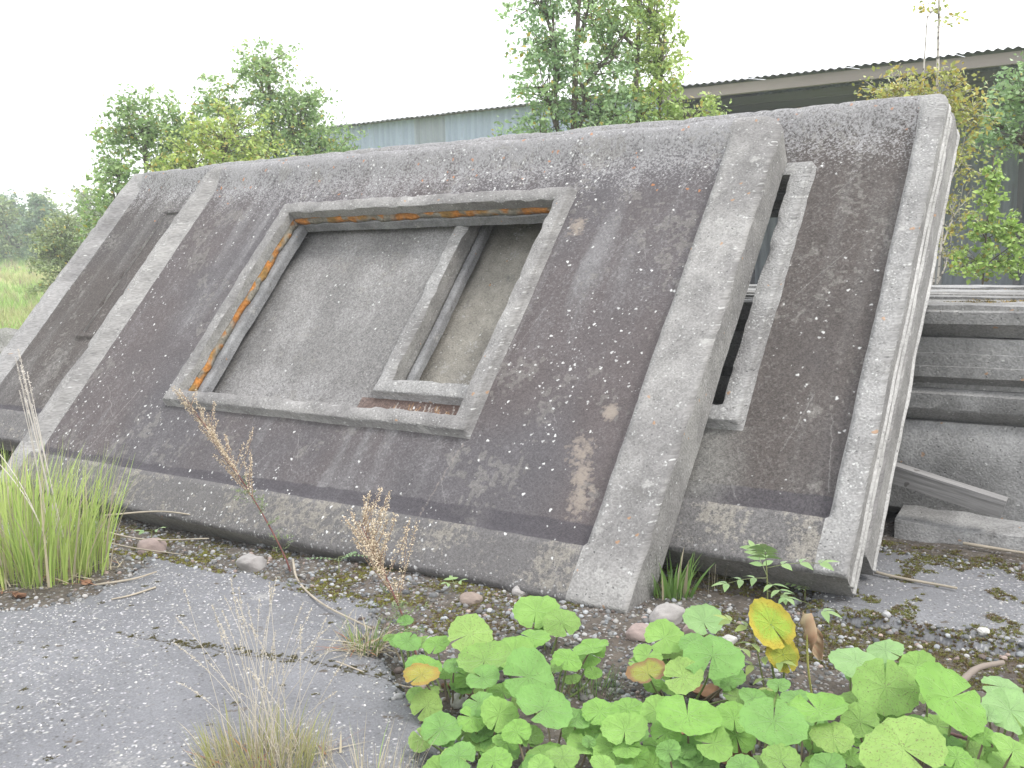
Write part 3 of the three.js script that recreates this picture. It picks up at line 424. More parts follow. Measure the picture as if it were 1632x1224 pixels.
// lobes: [dx, y, dz, rx, ry, rz, leaves]
function tree(name, label, group, base, o) {
  reseed(o.seed); const y0 = groundHeight(base[0], base[1]) - 0.05, t = thing(name, label, o.category ?? 'tree', [base[0], y0, base[1]], 0, group), bark = o.birch ? birchMat : barkMat, tops = [];
  for (const [tx, ty, tz, r] of o.stems) { const c = curve([rr(-0.1, 0.1), 0, rr(-0.1, 0.1)], [tx, ty, tz], 9, 0.05); tops.push(c); mesh('trunk', new Buf().tube(c, r, r * 0.25, 8, 0.9, 0.15).geometry(), bark, t); }
  const b = new Buf(true), twigs = new Buf(); let total = 0;
  for (const [x, y, z, rx, ry, rz, n] of o.lobes) {
    let best = null, bd = 1e9; for (const c of tops) for (const p of c) { const d = Math.hypot(p[0] - x, (p[1] - y + ry * 0.9) * 1.3, p[2] - z); if (d < bd && p[1] < y + ry * 0.2) { bd = d; best = p; } } best ??= tops[0][3];
    const lc = curve(best, [x, y, z], 6, 0.1); mesh('branch', new Buf().tube(lc, o.limb ?? 0.036, (o.limb ?? 0.03) * 0.3, 6).geometry(), bark, t);
    const clumps = Math.max(4, Math.round(n * (o.dense ?? 1.2) / (o.per ?? 26)));
    for (let k = 0; k < clumps; k++) {
      let a, e, q; do { a = gauss(); e = gauss(); q = gauss(); } while (!a && !e && !q); const l = Math.hypot(a, e, q), f = Math.pow(R(), 0.5) * (R() < 0.12 ? 1.3 : 1) / l, cx = x + a * f * rx, cy = y + e * f * ry, cz = z + q * f * rz;
      if (R() < 0.6) { const p = lc[3 + Math.floor(R() * 4)]; twigs.tube(curve(p, [cx, cy, cz], 3, 0.1), (o.limb ?? 0.03) * 0.3, 0.003, 4); }
      const size = o.clump * rr(0.5, 1.3), tone = mix3(o.tones[0], o.tones[1], R());
      for (let m = 0; m < (o.per ?? 26); m++) {
        const warm = R() < (o.yellow ?? 0.04) ? [0.3, 0.24, 0.05] : tone, g = rr(1.05, 2.2); b.col = [warm[0] * g, warm[1] * g, warm[2] * g];
        b.leaf(cx + gauss() * size, cy + gauss() * size * 0.75 - size * 0.2, cz + gauss() * size, o.leaf * rr(0.4, 1.15), o.wide ?? 0.55); total++;
      }
    }
  }
  if (twigs.p.length) mesh('twigs', twigs.geometry(), bark, t); mesh('crown', b.geometry(), leafMat, t); return t;
}
const WG = 'self-sown trees in front of the shed';
const green = [[0.16, 0.24, 0.1], [0.24, 0.32, 0.13]], warmGreen = [[0.24, 0.31, 0.085], [0.33, 0.38, 0.11]], cool = [[0.17, 0.26, 0.13], [0.25, 0.34, 0.16]];
tree('willow_tree', 'dark green willow at the far left end of the panels', WG, [-6.35, -17.5], { seed: 51, clump: 0.17, leaf: 0.1, tones: green, stems: [[-0.1, 3.9, 0, 0.07], [-0.7, 3.0, 0.2, 0.05]], lobes: [[0.0, 3.85, 0, 0.55, 0.7, 0.5, 1600], [0.6, 3.7, 0, 0.6, 0.6, 0.5, 1500], [-0.45, 3.75, 0, 0.35, 0.5, 0.4, 800], [-0.55, 3.1, 0.1, 0.55, 0.75, 0.6, 1500], [0.35, 3.0, 0.1, 0.6, 0.9, 0.6, 1700], [-0.8, 2.2, 0, 0.55, 0.7, 0.6, 1300], [0.1, 1.9, 0.2, 0.9, 0.7, 0.8, 1900]] });
tree('willow_tree', 'tallest pointed willow of the left group behind the panel', WG, [-4.35, -18.2], { seed: 52, clump: 0.18, leaf: 0.1, tones: green, stems: [[0, 4.9, 0, 0.08], [0.6, 3.7, 0, 0.06], [-0.7, 4.2, 0, 0.06]], lobes: [[0, 4.95, 0, 0.5, 0.5, 0.45, 1000], [0.7, 3.95, 0, 0.6, 0.6, 0.6, 1300], [1.3, 3.1, 0, 0.5, 0.5, 0.5, 900], [-0.05, 4.4, 0, 0.6, 0.6, 0.6, 1400], [0.4, 3.9, 0, 0.7, 0.7, 0.7, 1700], [0.9, 3.3, 0, 0.7, 0.6, 0.7, 1500], [-0.9, 4.15, 0, 0.5, 0.6, 0.6, 1200], [-0.4, 3.3, 0, 1.0, 0.8, 0.8, 2300], [1.1, 2.6, 0, 0.7, 0.6, 0.7, 1300], [0, 2.4, 0, 1.2, 0.7, 0.8, 2000]] });
tree('willow_shrub', 'yellow-green willow bush in the middle of the left group', WG, [-4.9, -16.9], { seed: 53, category: 'shrub', clump: 0.16, leaf: 0.09, tones: warmGreen, yellow: 0.1, stems: [[0, 3.4, 0, 0.05], [0.5, 3.0, 0, 0.04], [-0.5, 3.0, 0, 0.04]], lobes: [[0.1, 3.5, 0, 0.7, 0.6, 0.6, 1900], [-0.5, 3.0, 0.1, 0.7, 0.7, 0.6, 1900], [0.7, 2.9, 0.1, 0.7, 0.7, 0.6, 1900], [0.1, 2.3, 0.2, 1.2, 0.7, 0.7, 2400]] });
tree('young_shrub', 'thin twiggy bush between the willows and the shed wall', WG, [-2.95, -17.6], { seed: 54, category: 'shrub', clump: 0.15, leaf: 0.08, tones: green, stems: [[0, 3.3, 0, 0.035], [0.4, 2.9, 0, 0.03]], lobes: [[0, 3.35, 0, 0.4, 0.4, 0.4, 420], [-0.3, 2.9, 0, 0.5, 0.5, 0.5, 900], [0.3, 2.8, 0, 0.4, 0.45, 0.4, 700], [0, 2.2, 0, 0.8, 0.6, 0.6, 1100]] });
tree('alder_tree', 'open-crowned green tree rising above the panel in the middle', WG, [0.95, -13.1], { seed: 55, clump: 0.14, leaf: 0.085, tones: cool, stems: [[0.1, 5.4, 0, 0.08], [-0.3, 4.6, 0.1, 0.05]], lobes: [[-0.3, 4.2, 0, 0.6, 0.65, 0.5, 1500], [0.45, 4.0, 0, 0.5, 0.6, 0.5, 1100], [0.5, 3.2, 0, 0.6, 0.5, 0.5, 1200], [-0.55, 4.75, 0, 0.5, 0.5, 0.5, 900], [-0.45, 3.6, 0, 0.45, 0.55, 0.5, 1050], [0.1, 3.55, 0.1, 0.55, 0.5, 0.5, 1150], [0.2, 4.7, 0, 0.5, 0.5, 0.5, 900], [-0.05, 5.3, 0, 0.6, 0.6, 0.5, 1000], [-0.55, 2.95, 0.1, 0.55, 0.4, 0.5, 900], [0.3, 2.9, 0.1, 0.8, 0.45, 0.5, 1700], [-0.9, 2.65, 0, 0.45, 0.35, 0.4, 600]] });
tree('alder_tree', 'yellow-green tree just right of the middle tree', WG, [1.85, -13.3], { seed: 56, clump: 0.14, leaf: 0.085, tones: [[0.22, 0.3, 0.09], [0.31, 0.38, 0.12]], yellow: 0.06, stems: [[0, 5.2, 0, 0.07], [0.3, 4.4, 0, 0.04]], lobes: [[0.15, 4.5, 0, 0.5, 0.7, 0.45, 1500], [-0.4, 4.4, 0, 0.4, 0.5, 0.4, 800], [0.2, 3.9, 0, 0.45, 0.55, 0.45, 1250], [-0.1, 5.2, 0, 0.45, 0.5, 0.4, 800], [0.05, 3.3, 0.1, 0.55, 0.4, 0.45, 1100], [0.75, 3.25, 0, 0.4, 0.35, 0.4, 750], [0.3, 2.8, 0.1, 0.7, 0.4, 0.5, 1200]] });
tree('birch_tree', 'slender yellowing birch standing behind the panel\'s top right corner', WG, [4.15, -9.6], { seed: 57, dense: 1.3, birch: true, clump: 0.12, leaf: 0.06, per: 14, yellow: 0.3, limb: 0.012, tones: [[0.22, 0.26, 0.07], [0.31, 0.32, 0.09]], stems: [[0.02, 4.2, 0, 0.035], [-0.12, 3.6, 0.1, 0.025], [0.25, 2.6, 0, 0.018]], lobes: [[0, 3.72, 0, 0.25, 0.22, 0.25, 120], [-0.3, 2.95, 0, 0.4, 0.22, 0.35, 640], [0.1, 2.9, 0, 0.4, 0.26, 0.35, 620], [0.3, 2.75, 0.1, 0.25, 0.22, 0.3, 330], [0.35, 2.3, 0, 0.22, 0.3, 0.25, 300], [0.3, 1.8, 0, 0.22, 0.35, 0.25, 260], [0.22, 1.4, 0, 0.2, 0.25, 0.2, 150], [-0.1, 2.4, 0, 0.3, 0.3, 0.3, 250]] });
tree('birch_sapling', 'bright green sapling growing behind the slab stack at right', WG, [4.36, -8.7], { seed: 58, birch: false, clump: 0.06, leaf: 0.055, per: 18, yellow: 0.06, limb: 0.007, wide: 0.7, tones: [[0.21, 0.31, 0.08], [0.28, 0.37, 0.1]], stems: [[-0.03, 2.25, 0, 0.016]], lobes: [[-0.02, 2.1, 0, 0.07, 0.16, 0.07, 170], [-0.02, 1.85, 0, 0.12, 0.16, 0.12, 300], [-0.1, 1.6, 0, 0.18, 0.16, 0.16, 380], [0.12, 1.6, 0, 0.18, 0.16, 0.16, 360], [-0.15, 1.32, 0, 0.22, 0.18, 0.2, 460], [0.15, 1.32, 0, 0.22, 0.18, 0.2, 460], [0.3, 1.55, 0, 0.2, 0.2, 0.2, 330]] });
tree('alder_tree', 'dark leafy branch of a tree cut by the right edge', WG, [6.2, -11], { seed: 59, clump: 0.13, leaf: 0.08, tones: cool, stems: [[-0.2, 3.6, 0, 0.06], [0.4, 4, 0, 0.05]], lobes: [[-0.45, 3.1, 0, 0.35, 0.4, 0.4, 1100], [-0.75, 2.75, 0, 0.25, 0.25, 0.3, 400], [-0.5, 2.6, 0, 0.3, 0.22, 0.3, 420], [0.3, 3.3, 0, 0.6, 0.7, 0.5, 1300], [-0.1, 3.65, 0, 0.3, 0.3, 0.3, 350]] });
tree('willow_shrub', 'rounded willow bush standing in the far field at left', null, [-13.5, -29.5], { seed: 60, category: 'shrub', clump: 0.2, leaf: 0.13, tones: [[0.17, 0.21, 0.1], [0.23, 0.27, 0.125]], stems: [[0, 2.1, 0, 0.07], [0.4, 1.7, 0, 0.05]], lobes: [[0, 2.25, 0, 0.75, 0.6, 0.7, 1500], [-0.4, 1.7, 0, 0.7, 0.6, 0.7, 1400], [0.5, 1.7, 0, 0.65, 0.7, 0.7, 1400], [0, 1.1, 0, 1.0, 0.6, 0.7, 1500], [-0.2, 0.5, 0, 0.9, 0.4, 0.7, 900]] });
{ // edge of the wood beyond the field
  const words = ['first', 'second', 'third', 'fourth', 'fifth', 'sixth', 'seventh', 'eighth', 'ninth', 'tenth', 'eleventh', 'twelfth', 'thirteenth', 'fourteenth'];
  reseed(61); const spots = []; for (let k = 0; k < 14; k++) spots.push([-44 + k * 1.55 + rr(-0.4, 0.4), -68 + rr(-3, 3) + (k % 2) * 4, rr(0.85, 1.15), 700 + k]);
  spots.forEach(([x, z, s, seed], k) => tree('forest_tree', words[k] + ' tree from the left along the far wood edge', 'trees of the far wood', [x, z], { seed, dense: 1, clump: 0.42, leaf: 0.3, per: 16, limb: 0.05, tones: k % 3 === 0 ? [[0.1, 0.16, 0.09], [0.14, 0.2, 0.105]] : [[0.16, 0.215, 0.09], [0.22, 0.27, 0.11]], stems: [[0, 4.6 * s, 0, 0.12]], lobes: [[0, 4.4 * s, 0, 0.9, 0.9 * s, 0.9, 420], [0.3, 3.5 * s, 0, 1.3, 0.9 * s, 1.1, 800], [-0.4, 2.6 * s, 0, 1.5, 0.9 * s, 1.2, 900], [0.3, 1.6 * s, 0, 1.6, 0.9 * s, 1.2, 900], [0, 0.7, 0, 1.6, 0.7, 1.2, 700]] }));
}

// ---------- grass of the far field ----------
{
  reseed(70); const tuft = new Buf(true); for (let k = 0; k < 12; k++) { const g = rr(0.7, 1.3); tuft.col = [g, g, g]; tuft.blade(gauss() * 0.07, -0.05, gauss() * 0.07, R() * 6.28, rr(0.3, 0.7), rr(0, 0.35), 0.02, rr(0.2, 0.9), 3); }
  const n = 9000, im = new THREE.InstancedMesh(tuft.geometry(), foliage({ transmission: 0.25 }), n), m = new THREE.Matrix4(), q = new THREE.Quaternion(), Y = new THREE.Vector3(0, 1, 0);
  for (let k = 0; k < n; k++) {
    const f = Math.pow(R(), 1.5), d = 9 + 75 * f, an = rr(-0.66, -0.32), x = d * Math.sin(an) + gauss() * 1.5, z = -d * Math.cos(an), s = rr(0.35, 0.8) * (1 + f * 1.0);
    q.setFromAxisAngle(Y, R() * 6.28); m.compose(new THREE.Vector3(x, groundHeight(x, z), z), q, new THREE.Vector3(s, s * rr(0.6, 1), s)); im.setMatrixAt(k, m);
    const w = fbm(x * 0.25, z * 0.25, 3), c = w > 0.55 ? mix3([0.46, 0.42, 0.24], [0.4, 0.46, 0.18], R()) : w > 0.47 && R() < 0.5 ? [0.34, 0.27, 0.2] : mix3([0.28, 0.46, 0.12], [0.4, 0.54, 0.18], R()); im.setColorAt(k, lin(...c));
  }
  im.name = 'field_grass'; stuff(im, 'tall mixed green and straw grass covering the far field', 'grass'); scene.add(im);
}

// ---------- gravel, moss, stones ----------
const paveHeight = (x, z) => 0.012 * (fbm(x * 0.8, z * 0.8, 2) - 0.5) + 0.008 * (n2(x * 9, z * 9) - 0.5) - 0.1 * ss(0.03, -0.06, pavementMask(x, z));
const floorAt = (x, z) => Math.max(groundHeight(x, z), pavementMask(x, z) > -0.1 ? paveHeight(x, z) : -9);
function pebbleGeo(detail, seed, flat = 0.65) { const g = new THREE.IcosahedronGeometry(1, detail), p = g.attributes.position; for (let i = 0; i < p.count; i++) { const x = p.getX(i), y = p.getY(i), z = p.getZ(i), k = 0.75 + 0.5 * n3(x * 1.1 + seed, y * 1.1 + seed * 2, z * 1.1) + 0.1 * (n3(x * 4 + seed, y * 4, z * 4) - 0.5); p.setXYZ(i, x * k, y * k * flat, z * k * 0.85); } g.deleteAttribute('uv'); g.computeVertexNormals(); return creased(g); }
function scatter(name, label, category, geo, mat, n, place) {
  const im = new THREE.InstancedMesh(geo, mat, n), m = new THREE.Matrix4(), q = new THREE.Quaternion(), e = new THREE.Euler(); let k = 0, guard = 0;
  while (k < n && guard++ < n * 60) { const r = place(); if (!r) continue; e.set(r.tilt ? gauss() * r.tilt : 0, R() * 6.28, r.tilt ? gauss() * r.tilt : 0); q.setFromEuler(e); m.compose(new THREE.Vector3(...r.p), q, new THREE.Vector3(...(r.s.length ? r.s : [r.s, r.s, r.s]))); im.setMatrixAt(k, m); im.setColorAt(k, lin(...r.c)); k++; }
  im.count = k; im.name = name; im.castShadow = im.receiveShadow = true; stuff(im, label, category); scene.add(im);
}
const stoneTone = () => { const t = Math.pow(R(), 1.8) * 0.32 + 0.09, w = rr(-0.06, 0.05); return R() < 0.12 ? [t, t * 0.78, t * 0.68] : [t * (1 + w), t, t * (1 - w)]; };
reseed(80);
scatter('gravel', 'loose pebbles and grit along the foot of the panels', 'gravel', pebbleGeo(1, 3), std({ color: 0xffffff, roughness: 0.85 }), 12000, () => {
  const a = rr(-4.6, 2.2), b = rr(-1.5, 1.6), x = 0.4385 + 0.83844 * a - 0.545 * b, z = -(3.711 - 0.545 * a - 0.83844 * b), m = pavementMask(x, z); if (m > 0.05) return null;
  const near = ss(-0.35, 0.05, m), clear = a > -0.7 && a < 0.9 && b > -0.35 && b < 0.75 ? 1 : 0, strip = b > -0.1 && b < 0.55 && a < 0 ? 0.6 : 0; if (R() > Math.max(near * 0.9, clear * 0.85, strip, 0.05)) return null;
  const s = 0.0035 + 0.011 * Math.pow(R(), 2.6) + (R() < 0.02 ? rr(0.006, 0.014) : 0); return { p: [x, floorAt(x, z) + s * 0.25, z], s, tilt: 0.5, c: stoneTone() };
});
scatter('grit', 'white stone chips lying on the old pavement', 'gravel', pebbleGeo(0, 9), std({ color: 0xffffff, roughness: 0.85 }), 3500, () => {
  const x = rr(-3, 3), z = rr(-5.2, -2.2), m = pavementMask(x, z); if (m < 0.02 || R() > 0.1 + 0.8 * ss(0.45, 0.1, m) + 0.9 * ss(0.5, 0.65, fbm(x * 1.4 + 3, z * 1.4, 3))) return null;
  const s = 0.0022 + 0.0045 * Math.pow(R(), 2.5), t = rr(0.25, 0.6); return { p: [x, paveHeight(x, z) + s * 0.3, z], s, tilt: 0.6, c: [t, t * 0.98, t * rr(0.9, 1.02)] };
});
{
  const mg = new Buf(true); reseed(81); for (let k = 0; k < 26; k++) { const g = rr(0.55, 1.4); mg.col = [g, g, g]; mg.blade(gauss() * 0.4, -0.25, gauss() * 0.4, R() * 6.28, rr(0.5, 1), rr(0, 0.8), 0.22, rr(0.2, 0.9), 2); }
  const geo = mg.geometry(), mat = std({ vertexColors: true, color: 0xffffff });
  const tone = (left) => { const k = R(); return left && k < 0.6 ? mix3([0.17, 0.18, 0.03], [0.28, 0.27, 0.05], R()) : k < 0.55 ? mix3([0.12, 0.13, 0.03], [0.2, 0.2, 0.045], R()) : mix3([0.1, 0.068, 0.035], [0.16, 0.115, 0.05], R()); };
  scatter('moss', 'green and brown moss cushions along the pavement edges', 'moss', geo, mat, 32000, () => {
    const a = rr(-4.7, 2.4), b = rr(-1.6, 0.62), x = 0.4385 + 0.83844 * a - 0.545 * b, z = -(3.711 - 0.545 * a - 0.83844 * b), m = pavementMask(x, z), f = fbm(x * 6, z * 6, 3);
    let d = 0; if (a < -0.2 && b > -0.05 && b < 0.5) d = ss(0.36, 0.55, f) * (a < -0.8 ? 1 : 0.6); if (a > 0.25 && b < 0.05 && b > -0.55) d = ss(0.2, 0.36, f); if (a > 0.45 && b < -0.45) d = Math.max(ss(0.57, 0.63, fbm(x * 9, z * 9, 3)), m < 0.08 ? ss(0.34, 0.5, f) : 0); if (a > -0.4 && a <= 0.6 && b < -0.25) d = ss(0.4, 0.55, f) * 0.7;
    if (m > 0.12 && d < 0.9) d *= 0.35; if (R() > d) return null; const s = rr(0.008, 0.017); return { p: [x, floorAt(x, z), z], s: [s, s * rr(0.7, 1.2), s], c: tone(a < -0.6 && f > 0.53) };
  });
  const spots = []; for (let k = 0; k < 70; k++) { const q = R(); spots.push([-1.58 + 1.15 * q + gauss() * 0.02, -3.63 + 0.44 * q + gauss() * 0.03, rr(0.006, 0.022)]); } for (let k = 0; k < 60; k++) { const x = rr(-2.4, -0.35), z = rr(-4.6, -2.4); spots.push([x, z, rr(0.004, 0.014)]); } spots.push([-1.35, -3.5, 0.05], [-1.12, -3.42, 0.06], [-0.98, -3.4, 0.05], [-0.78, -3.36, 0.03], [-1.25, -3.47, 0.05], [-1.42, -2.9, 0.09], [-0.95, -2.68, 0.08], [-1.0, -2.6, 0.07], [-1.92, -4.5, 0.05], [-1.85, -4.36, 0.05]);
  scatter('pavement_moss', 'dark moss dots in the cracks of the left pavement', 'moss', geo, mat, 1500, () => { const [x0, z0, q] = pick(spots), x = x0 + gauss() * q * 1.4, z = z0 + gauss() * q * 1.1, s = rr(0.004, 0.01); return { p: [x, floorAt(x, z), z], s: [s, s, s], c: mix3([0.075, 0.06, 0.03], [0.13, 0.12, 0.035], R()) }; });
  scatter('stack_moss', 'yellow-brown moss on the ridges of the top slab', 'moss', geo, mat, 2600, () => { const s = rr(-1.6, 1.6), back = rr(0.02, 2.4); if (fbm(s * 3, back * 6, 3) < 0.5) return null; const p = stackAt(s, 1.1 + 0.004 * gauss(), back), k = rr(0.012, 0.03); return { p, s: [k * 1.3, k, k], c: R() < 0.3 ? [0.3, 0.2, 0.04] : mix3([0.14, 0.11, 0.05], [0.2, 0.17, 0.06], R()) }; });
}
const stoneMats = [[0.33, 0.31, 0.3], [0.3, 0.235, 0.215], [0.25, 0.2, 0.17], [0.3, 0.31, 0.33], [0.48, 0.47, 0.45]].map((c, k) => { reseed(90 + k); return std({ ...painted(128, 128, 0, 0, 1, 1, (x, y) => { const q = 0.75 + 0.5 * fbm(x * 9, y * 9, 4) + 0.15 * (R() - 0.5); return [c[0] * q, c[1] * q, c[2] * q, q - 0.5]; }), bumpScale: 0.003 }); });
function stone(label, x, z, rx, ry, rz, m, seed, turn = 0) { const g = new THREE.IcosahedronGeometry(1, 3), p = g.attributes.position; for (let i = 0; i < p.count; i++) { const X = p.getX(i), Y = p.getY(i), Z = p.getZ(i), k = 0.62 + 0.55 * n3(X * 1.3 + seed, Y * 1.3 + seed, Z * 1.3) + 0.28 * Math.abs(n3(X * 2.6, Y * 2.6 + seed, Z * 2.6) - 0.5) + 0.1 * n3(X * 7, Y * 7 + seed, Z * 7); p.setXYZ(i, X * k * rx, Y * k * ry, Z * k * rz); } const gg = creased(g); const o = mesh('stone', gg, stoneMats[m]); o.position.set(x, floorAt(x, z) + ry * 0.36, z); o.rotation.y = turn; tag(o, label, 'stone', 'stones beside the panels'); }
stone('rounded pale stone at the foot of the tall dry weed', -1.31, -4.58, 0.07, 0.06, 0.06, 0, 4);
stone('squarish brown stone near the grass clump under the panel', -1.97, -5.0, 0.075, 0.06, 0.06, 1, 8, 0.4);
stone('largest grey stone beside the front panel\'s bottom right corner', 0.6, -3.64, 0.085, 0.05, 0.05, 0, 12, 0.4);
stone('pinkish stone just left of the largest grey stone', 0.475, -3.5, 0.055, 0.035, 0.045, 1, 15);
stone('small pink-grey stone right of the largest grey stone', 0.68, -3.53, 0.04, 0.035, 0.035, 1, 18);
stone('small blue-grey pebble beside the leaf nearest the panel', 0.0, -3.73, 0.03, 0.024, 0.024, 3, 22);
stone('flat blue-grey stone between leaves left of the gravel', -0.02, -3.42, 0.04, 0.02, 0.03, 3, 25);
stone('angular white stone at the left edge of the leaf patch', -0.2, -3.02, 0.035, 0.03, 0.025, 4, 28, 0.7);
stone('white pebble lying on the right-hand pavement', 1.75, -3.42, 0.022, 0.016, 0.02, 4, 31);
stone('dark stone half buried right of the second dry weed', -0.2, -3.93, 0.05, 0.03, 0.04, 2, 34);
stone('grey stone in the gravel under the middle of the panel', 0.02, -4.02, 0.045, 0.03, 0.04, 0, 37);
stone('white pebble in the gravel left of the yellowing plant', 0.74, -3.3, 0.026, 0.022, 0.022, 4, 40);
stone('white pebble right of the small pink-grey stone', 0.8, -3.44, 0.028, 0.022, 0.024, 4, 43);

// ---------- twigs ----------
const strawMat = (() => { reseed(95); return std({ ...painted(64, 128, 0, 0, 1, 1, (x, y) => { const k = 0.75 + 0.5 * fbm(x * 6, y * 30, 3); return [0.36 * k, 0.315 * k, 0.25 * k, k - 0.5]; }), bumpScale: 0.001 }); })();
function stick(label, pts, r0, r1 = r0 * 0.6, mat = strawMat, lift = 0.006, name = 'dry_stick') { const c = new THREE.CatmullRomCurve3(pts.map(([x, y, z]) => new THREE.Vector3(x, floorAt(x, z) + y + lift, z))), o = mesh(name, new Buf().tube(c.getPoints(18).map((p) => [p.x, p.y, p.z]), r0, r1, 7, 1, 0.15).geometry(), mat); tag(o, label, 'stick', 'dry sticks on the ground'); }
stick('long pale curved stem lying on the pavement below the tall weed', [[-1.09, 0.05, -4.5], [-1.0, 0.02, -4.2], [-0.82, 0.01, -3.85], [-0.57, 0.02, -3.55]], 0.006);
stick('thin stick stretched across to the leaf patch', [[-0.66, 0.01, -3.28], [-0.4, 0.0, -3.16], [-0.26, 0.01, -3.1]], 0.003);
stick('upper dry stalk poking from the grass under the panel', [[-2.3, 0.16, -5.2], [-2.0, 0.16, -5.25], [-1.75, 0.13, -5.2]], 0.006);
stick('middle dry stalk under the panel\'s left end', [[-2.3, 0.09, -5.05], [-2.0, 0.07, -5.0], [-1.65, 0.06, -4.98]], 0.0055);
stick('lowest dry stalk under the panel\'s left end', [[-2.25, 0.03, -4.95], [-2.0, 0.03, -4.82], [-1.75, 0.02, -4.85]], 0.005);
stick('bent straw at the pavement edge beside the grass clump', [[-1.95, 0.0, -4.25], [-1.75, 0.01, -4.22], [-1.68, 0.01, -4.3]], 0.006);
stick('short pale straw on the pavement right of the clump', [[-1.62, 0.0, -4.12], [-1.7, 0.0, -4.02], [-1.76, 0.0, -3.98]], 0.005);
stick('curved stick on the right pavement by the panel foot', [[1.5, 0.02, -4.25], [1.6, 0.01, -4.05], [1.85, 0.01, -3.85]], 0.009);
stick('pale straight stick in front of the stack at the right edge', [[2.18, 0.02, -4.5], [2.4, 0.02, -4.35], [2.7, 0.02, -4.2]], 0.009);
stick('short broken branch on the moss at the right', [[1.48, 0.04, -3.02], [1.56, 0.06, -3.08], [1.68, 0.05, -3.14]], 0.013, 0.009, plain(0.24, 0.2, 0.17));
stick('reddish dead stem low among the leaves at the bottom right', [[1.0, 0.03, -2.62], [1.2, 0.05, -2.7], [1.4, 0.03, -2.62]], 0.006, 0.005, plain(0.16, 0.09, 0.085));

// ---------- grasses ----------
const strawTone = () => mix3([0.42, 0.36, 0.24], [0.54, 0.48, 0.36], R());
function grassClump(label, x, z, o) {
  reseed(o.seed); const t = thing('grass_tuft', label, 'grass', [x, floorAt(x, z), z], 0, 'grass tufts'), b = new Buf(true), d = new Buf(true);
  for (let k = 0; k < o.n; k++) { const a = R() * 6.28, r = Math.sqrt(R()), dry = R() < o.dry; b.col = dry ? strawTone() : mix3(o.tones[0], o.tones[1], R()); const g = rr(0.8, 1.2); b.col = b.col.map((v) => v * g); const px = Math.cos(a) * r * o.rx, pz = Math.sin(a) * r * o.rz; b.blade(px, -0.02, pz, a + gauss() * 0.8, o.h * rr(0.45, 1), rr(0, o.lean), o.w * rr(0.6, 1.2), rr(0, o.droop), 5); }
  mesh('blades', b.geometry(), foliage({ transmission: 0.3 }), t);
  if (o.litter) { for (let k = 0; k < o.litter; k++) { const a = R() * 6.28, r = Math.sqrt(R()); d.col = R() < 0.25 ? [0.3, 0.13, 0.07] : strawTone().map((v) => v * 0.75); d.blade(Math.cos(a) * r * o.rx * 1.2, 0.005, Math.sin(a) * r * o.rz * 1.2, R() * 6.28, rr(0.05, 0.22), rr(1.2, 1.55), 0.006, 0.1, 3); } mesh('dead_litter', d.geometry(), tinted, t); }
  return t;
}
function plume(b, x, y, z, dir, len, lean, droop, seedLen, spread, size, thick = 0.0036) { // dry flowering stalk
  const dx = Math.cos(dir), dz = Math.sin(dir); let cx = x, cy = y, cz = z, ang = lean; const pts = [], n = 14;
  for (let k = 0; k <= n; k++) { pts.push([cx, cy, cz]); cx += dx * Math.sin(ang) * len / n; cz += dz * Math.sin(ang) * len / n; cy += Math.cos(ang) * len / n; ang += droop / n; }
  b.tube(pts, thick, thick * 0.45, 4); const c0 = b.col;
  for (let k = 0; k < seedLen * 420; k++) { const f = 1 - seedLen * R() / len, q = clamp(f) * n, i = Math.min(n - 1, Math.floor(q)), u = q - i, g = rr(0.8, 1.25); b.col = c0.map((v) => v * g); const s = spread * (0.4 + 0.8 * Math.sin(Math.PI * clamp((1 - f) * len / seedLen))); b.leaf(mix(pts[i][0], pts[i + 1][0], u) + gauss() * s, mix(pts[i][1], pts[i + 1][1], u) + gauss() * s, mix(pts[i][2], pts[i + 1][2], u) + gauss() * s, size, 0.4); } b.col = c0;
}
const freshTones = [[0.33, 0.48, 0.11], [0.5, 0.58, 0.19]];
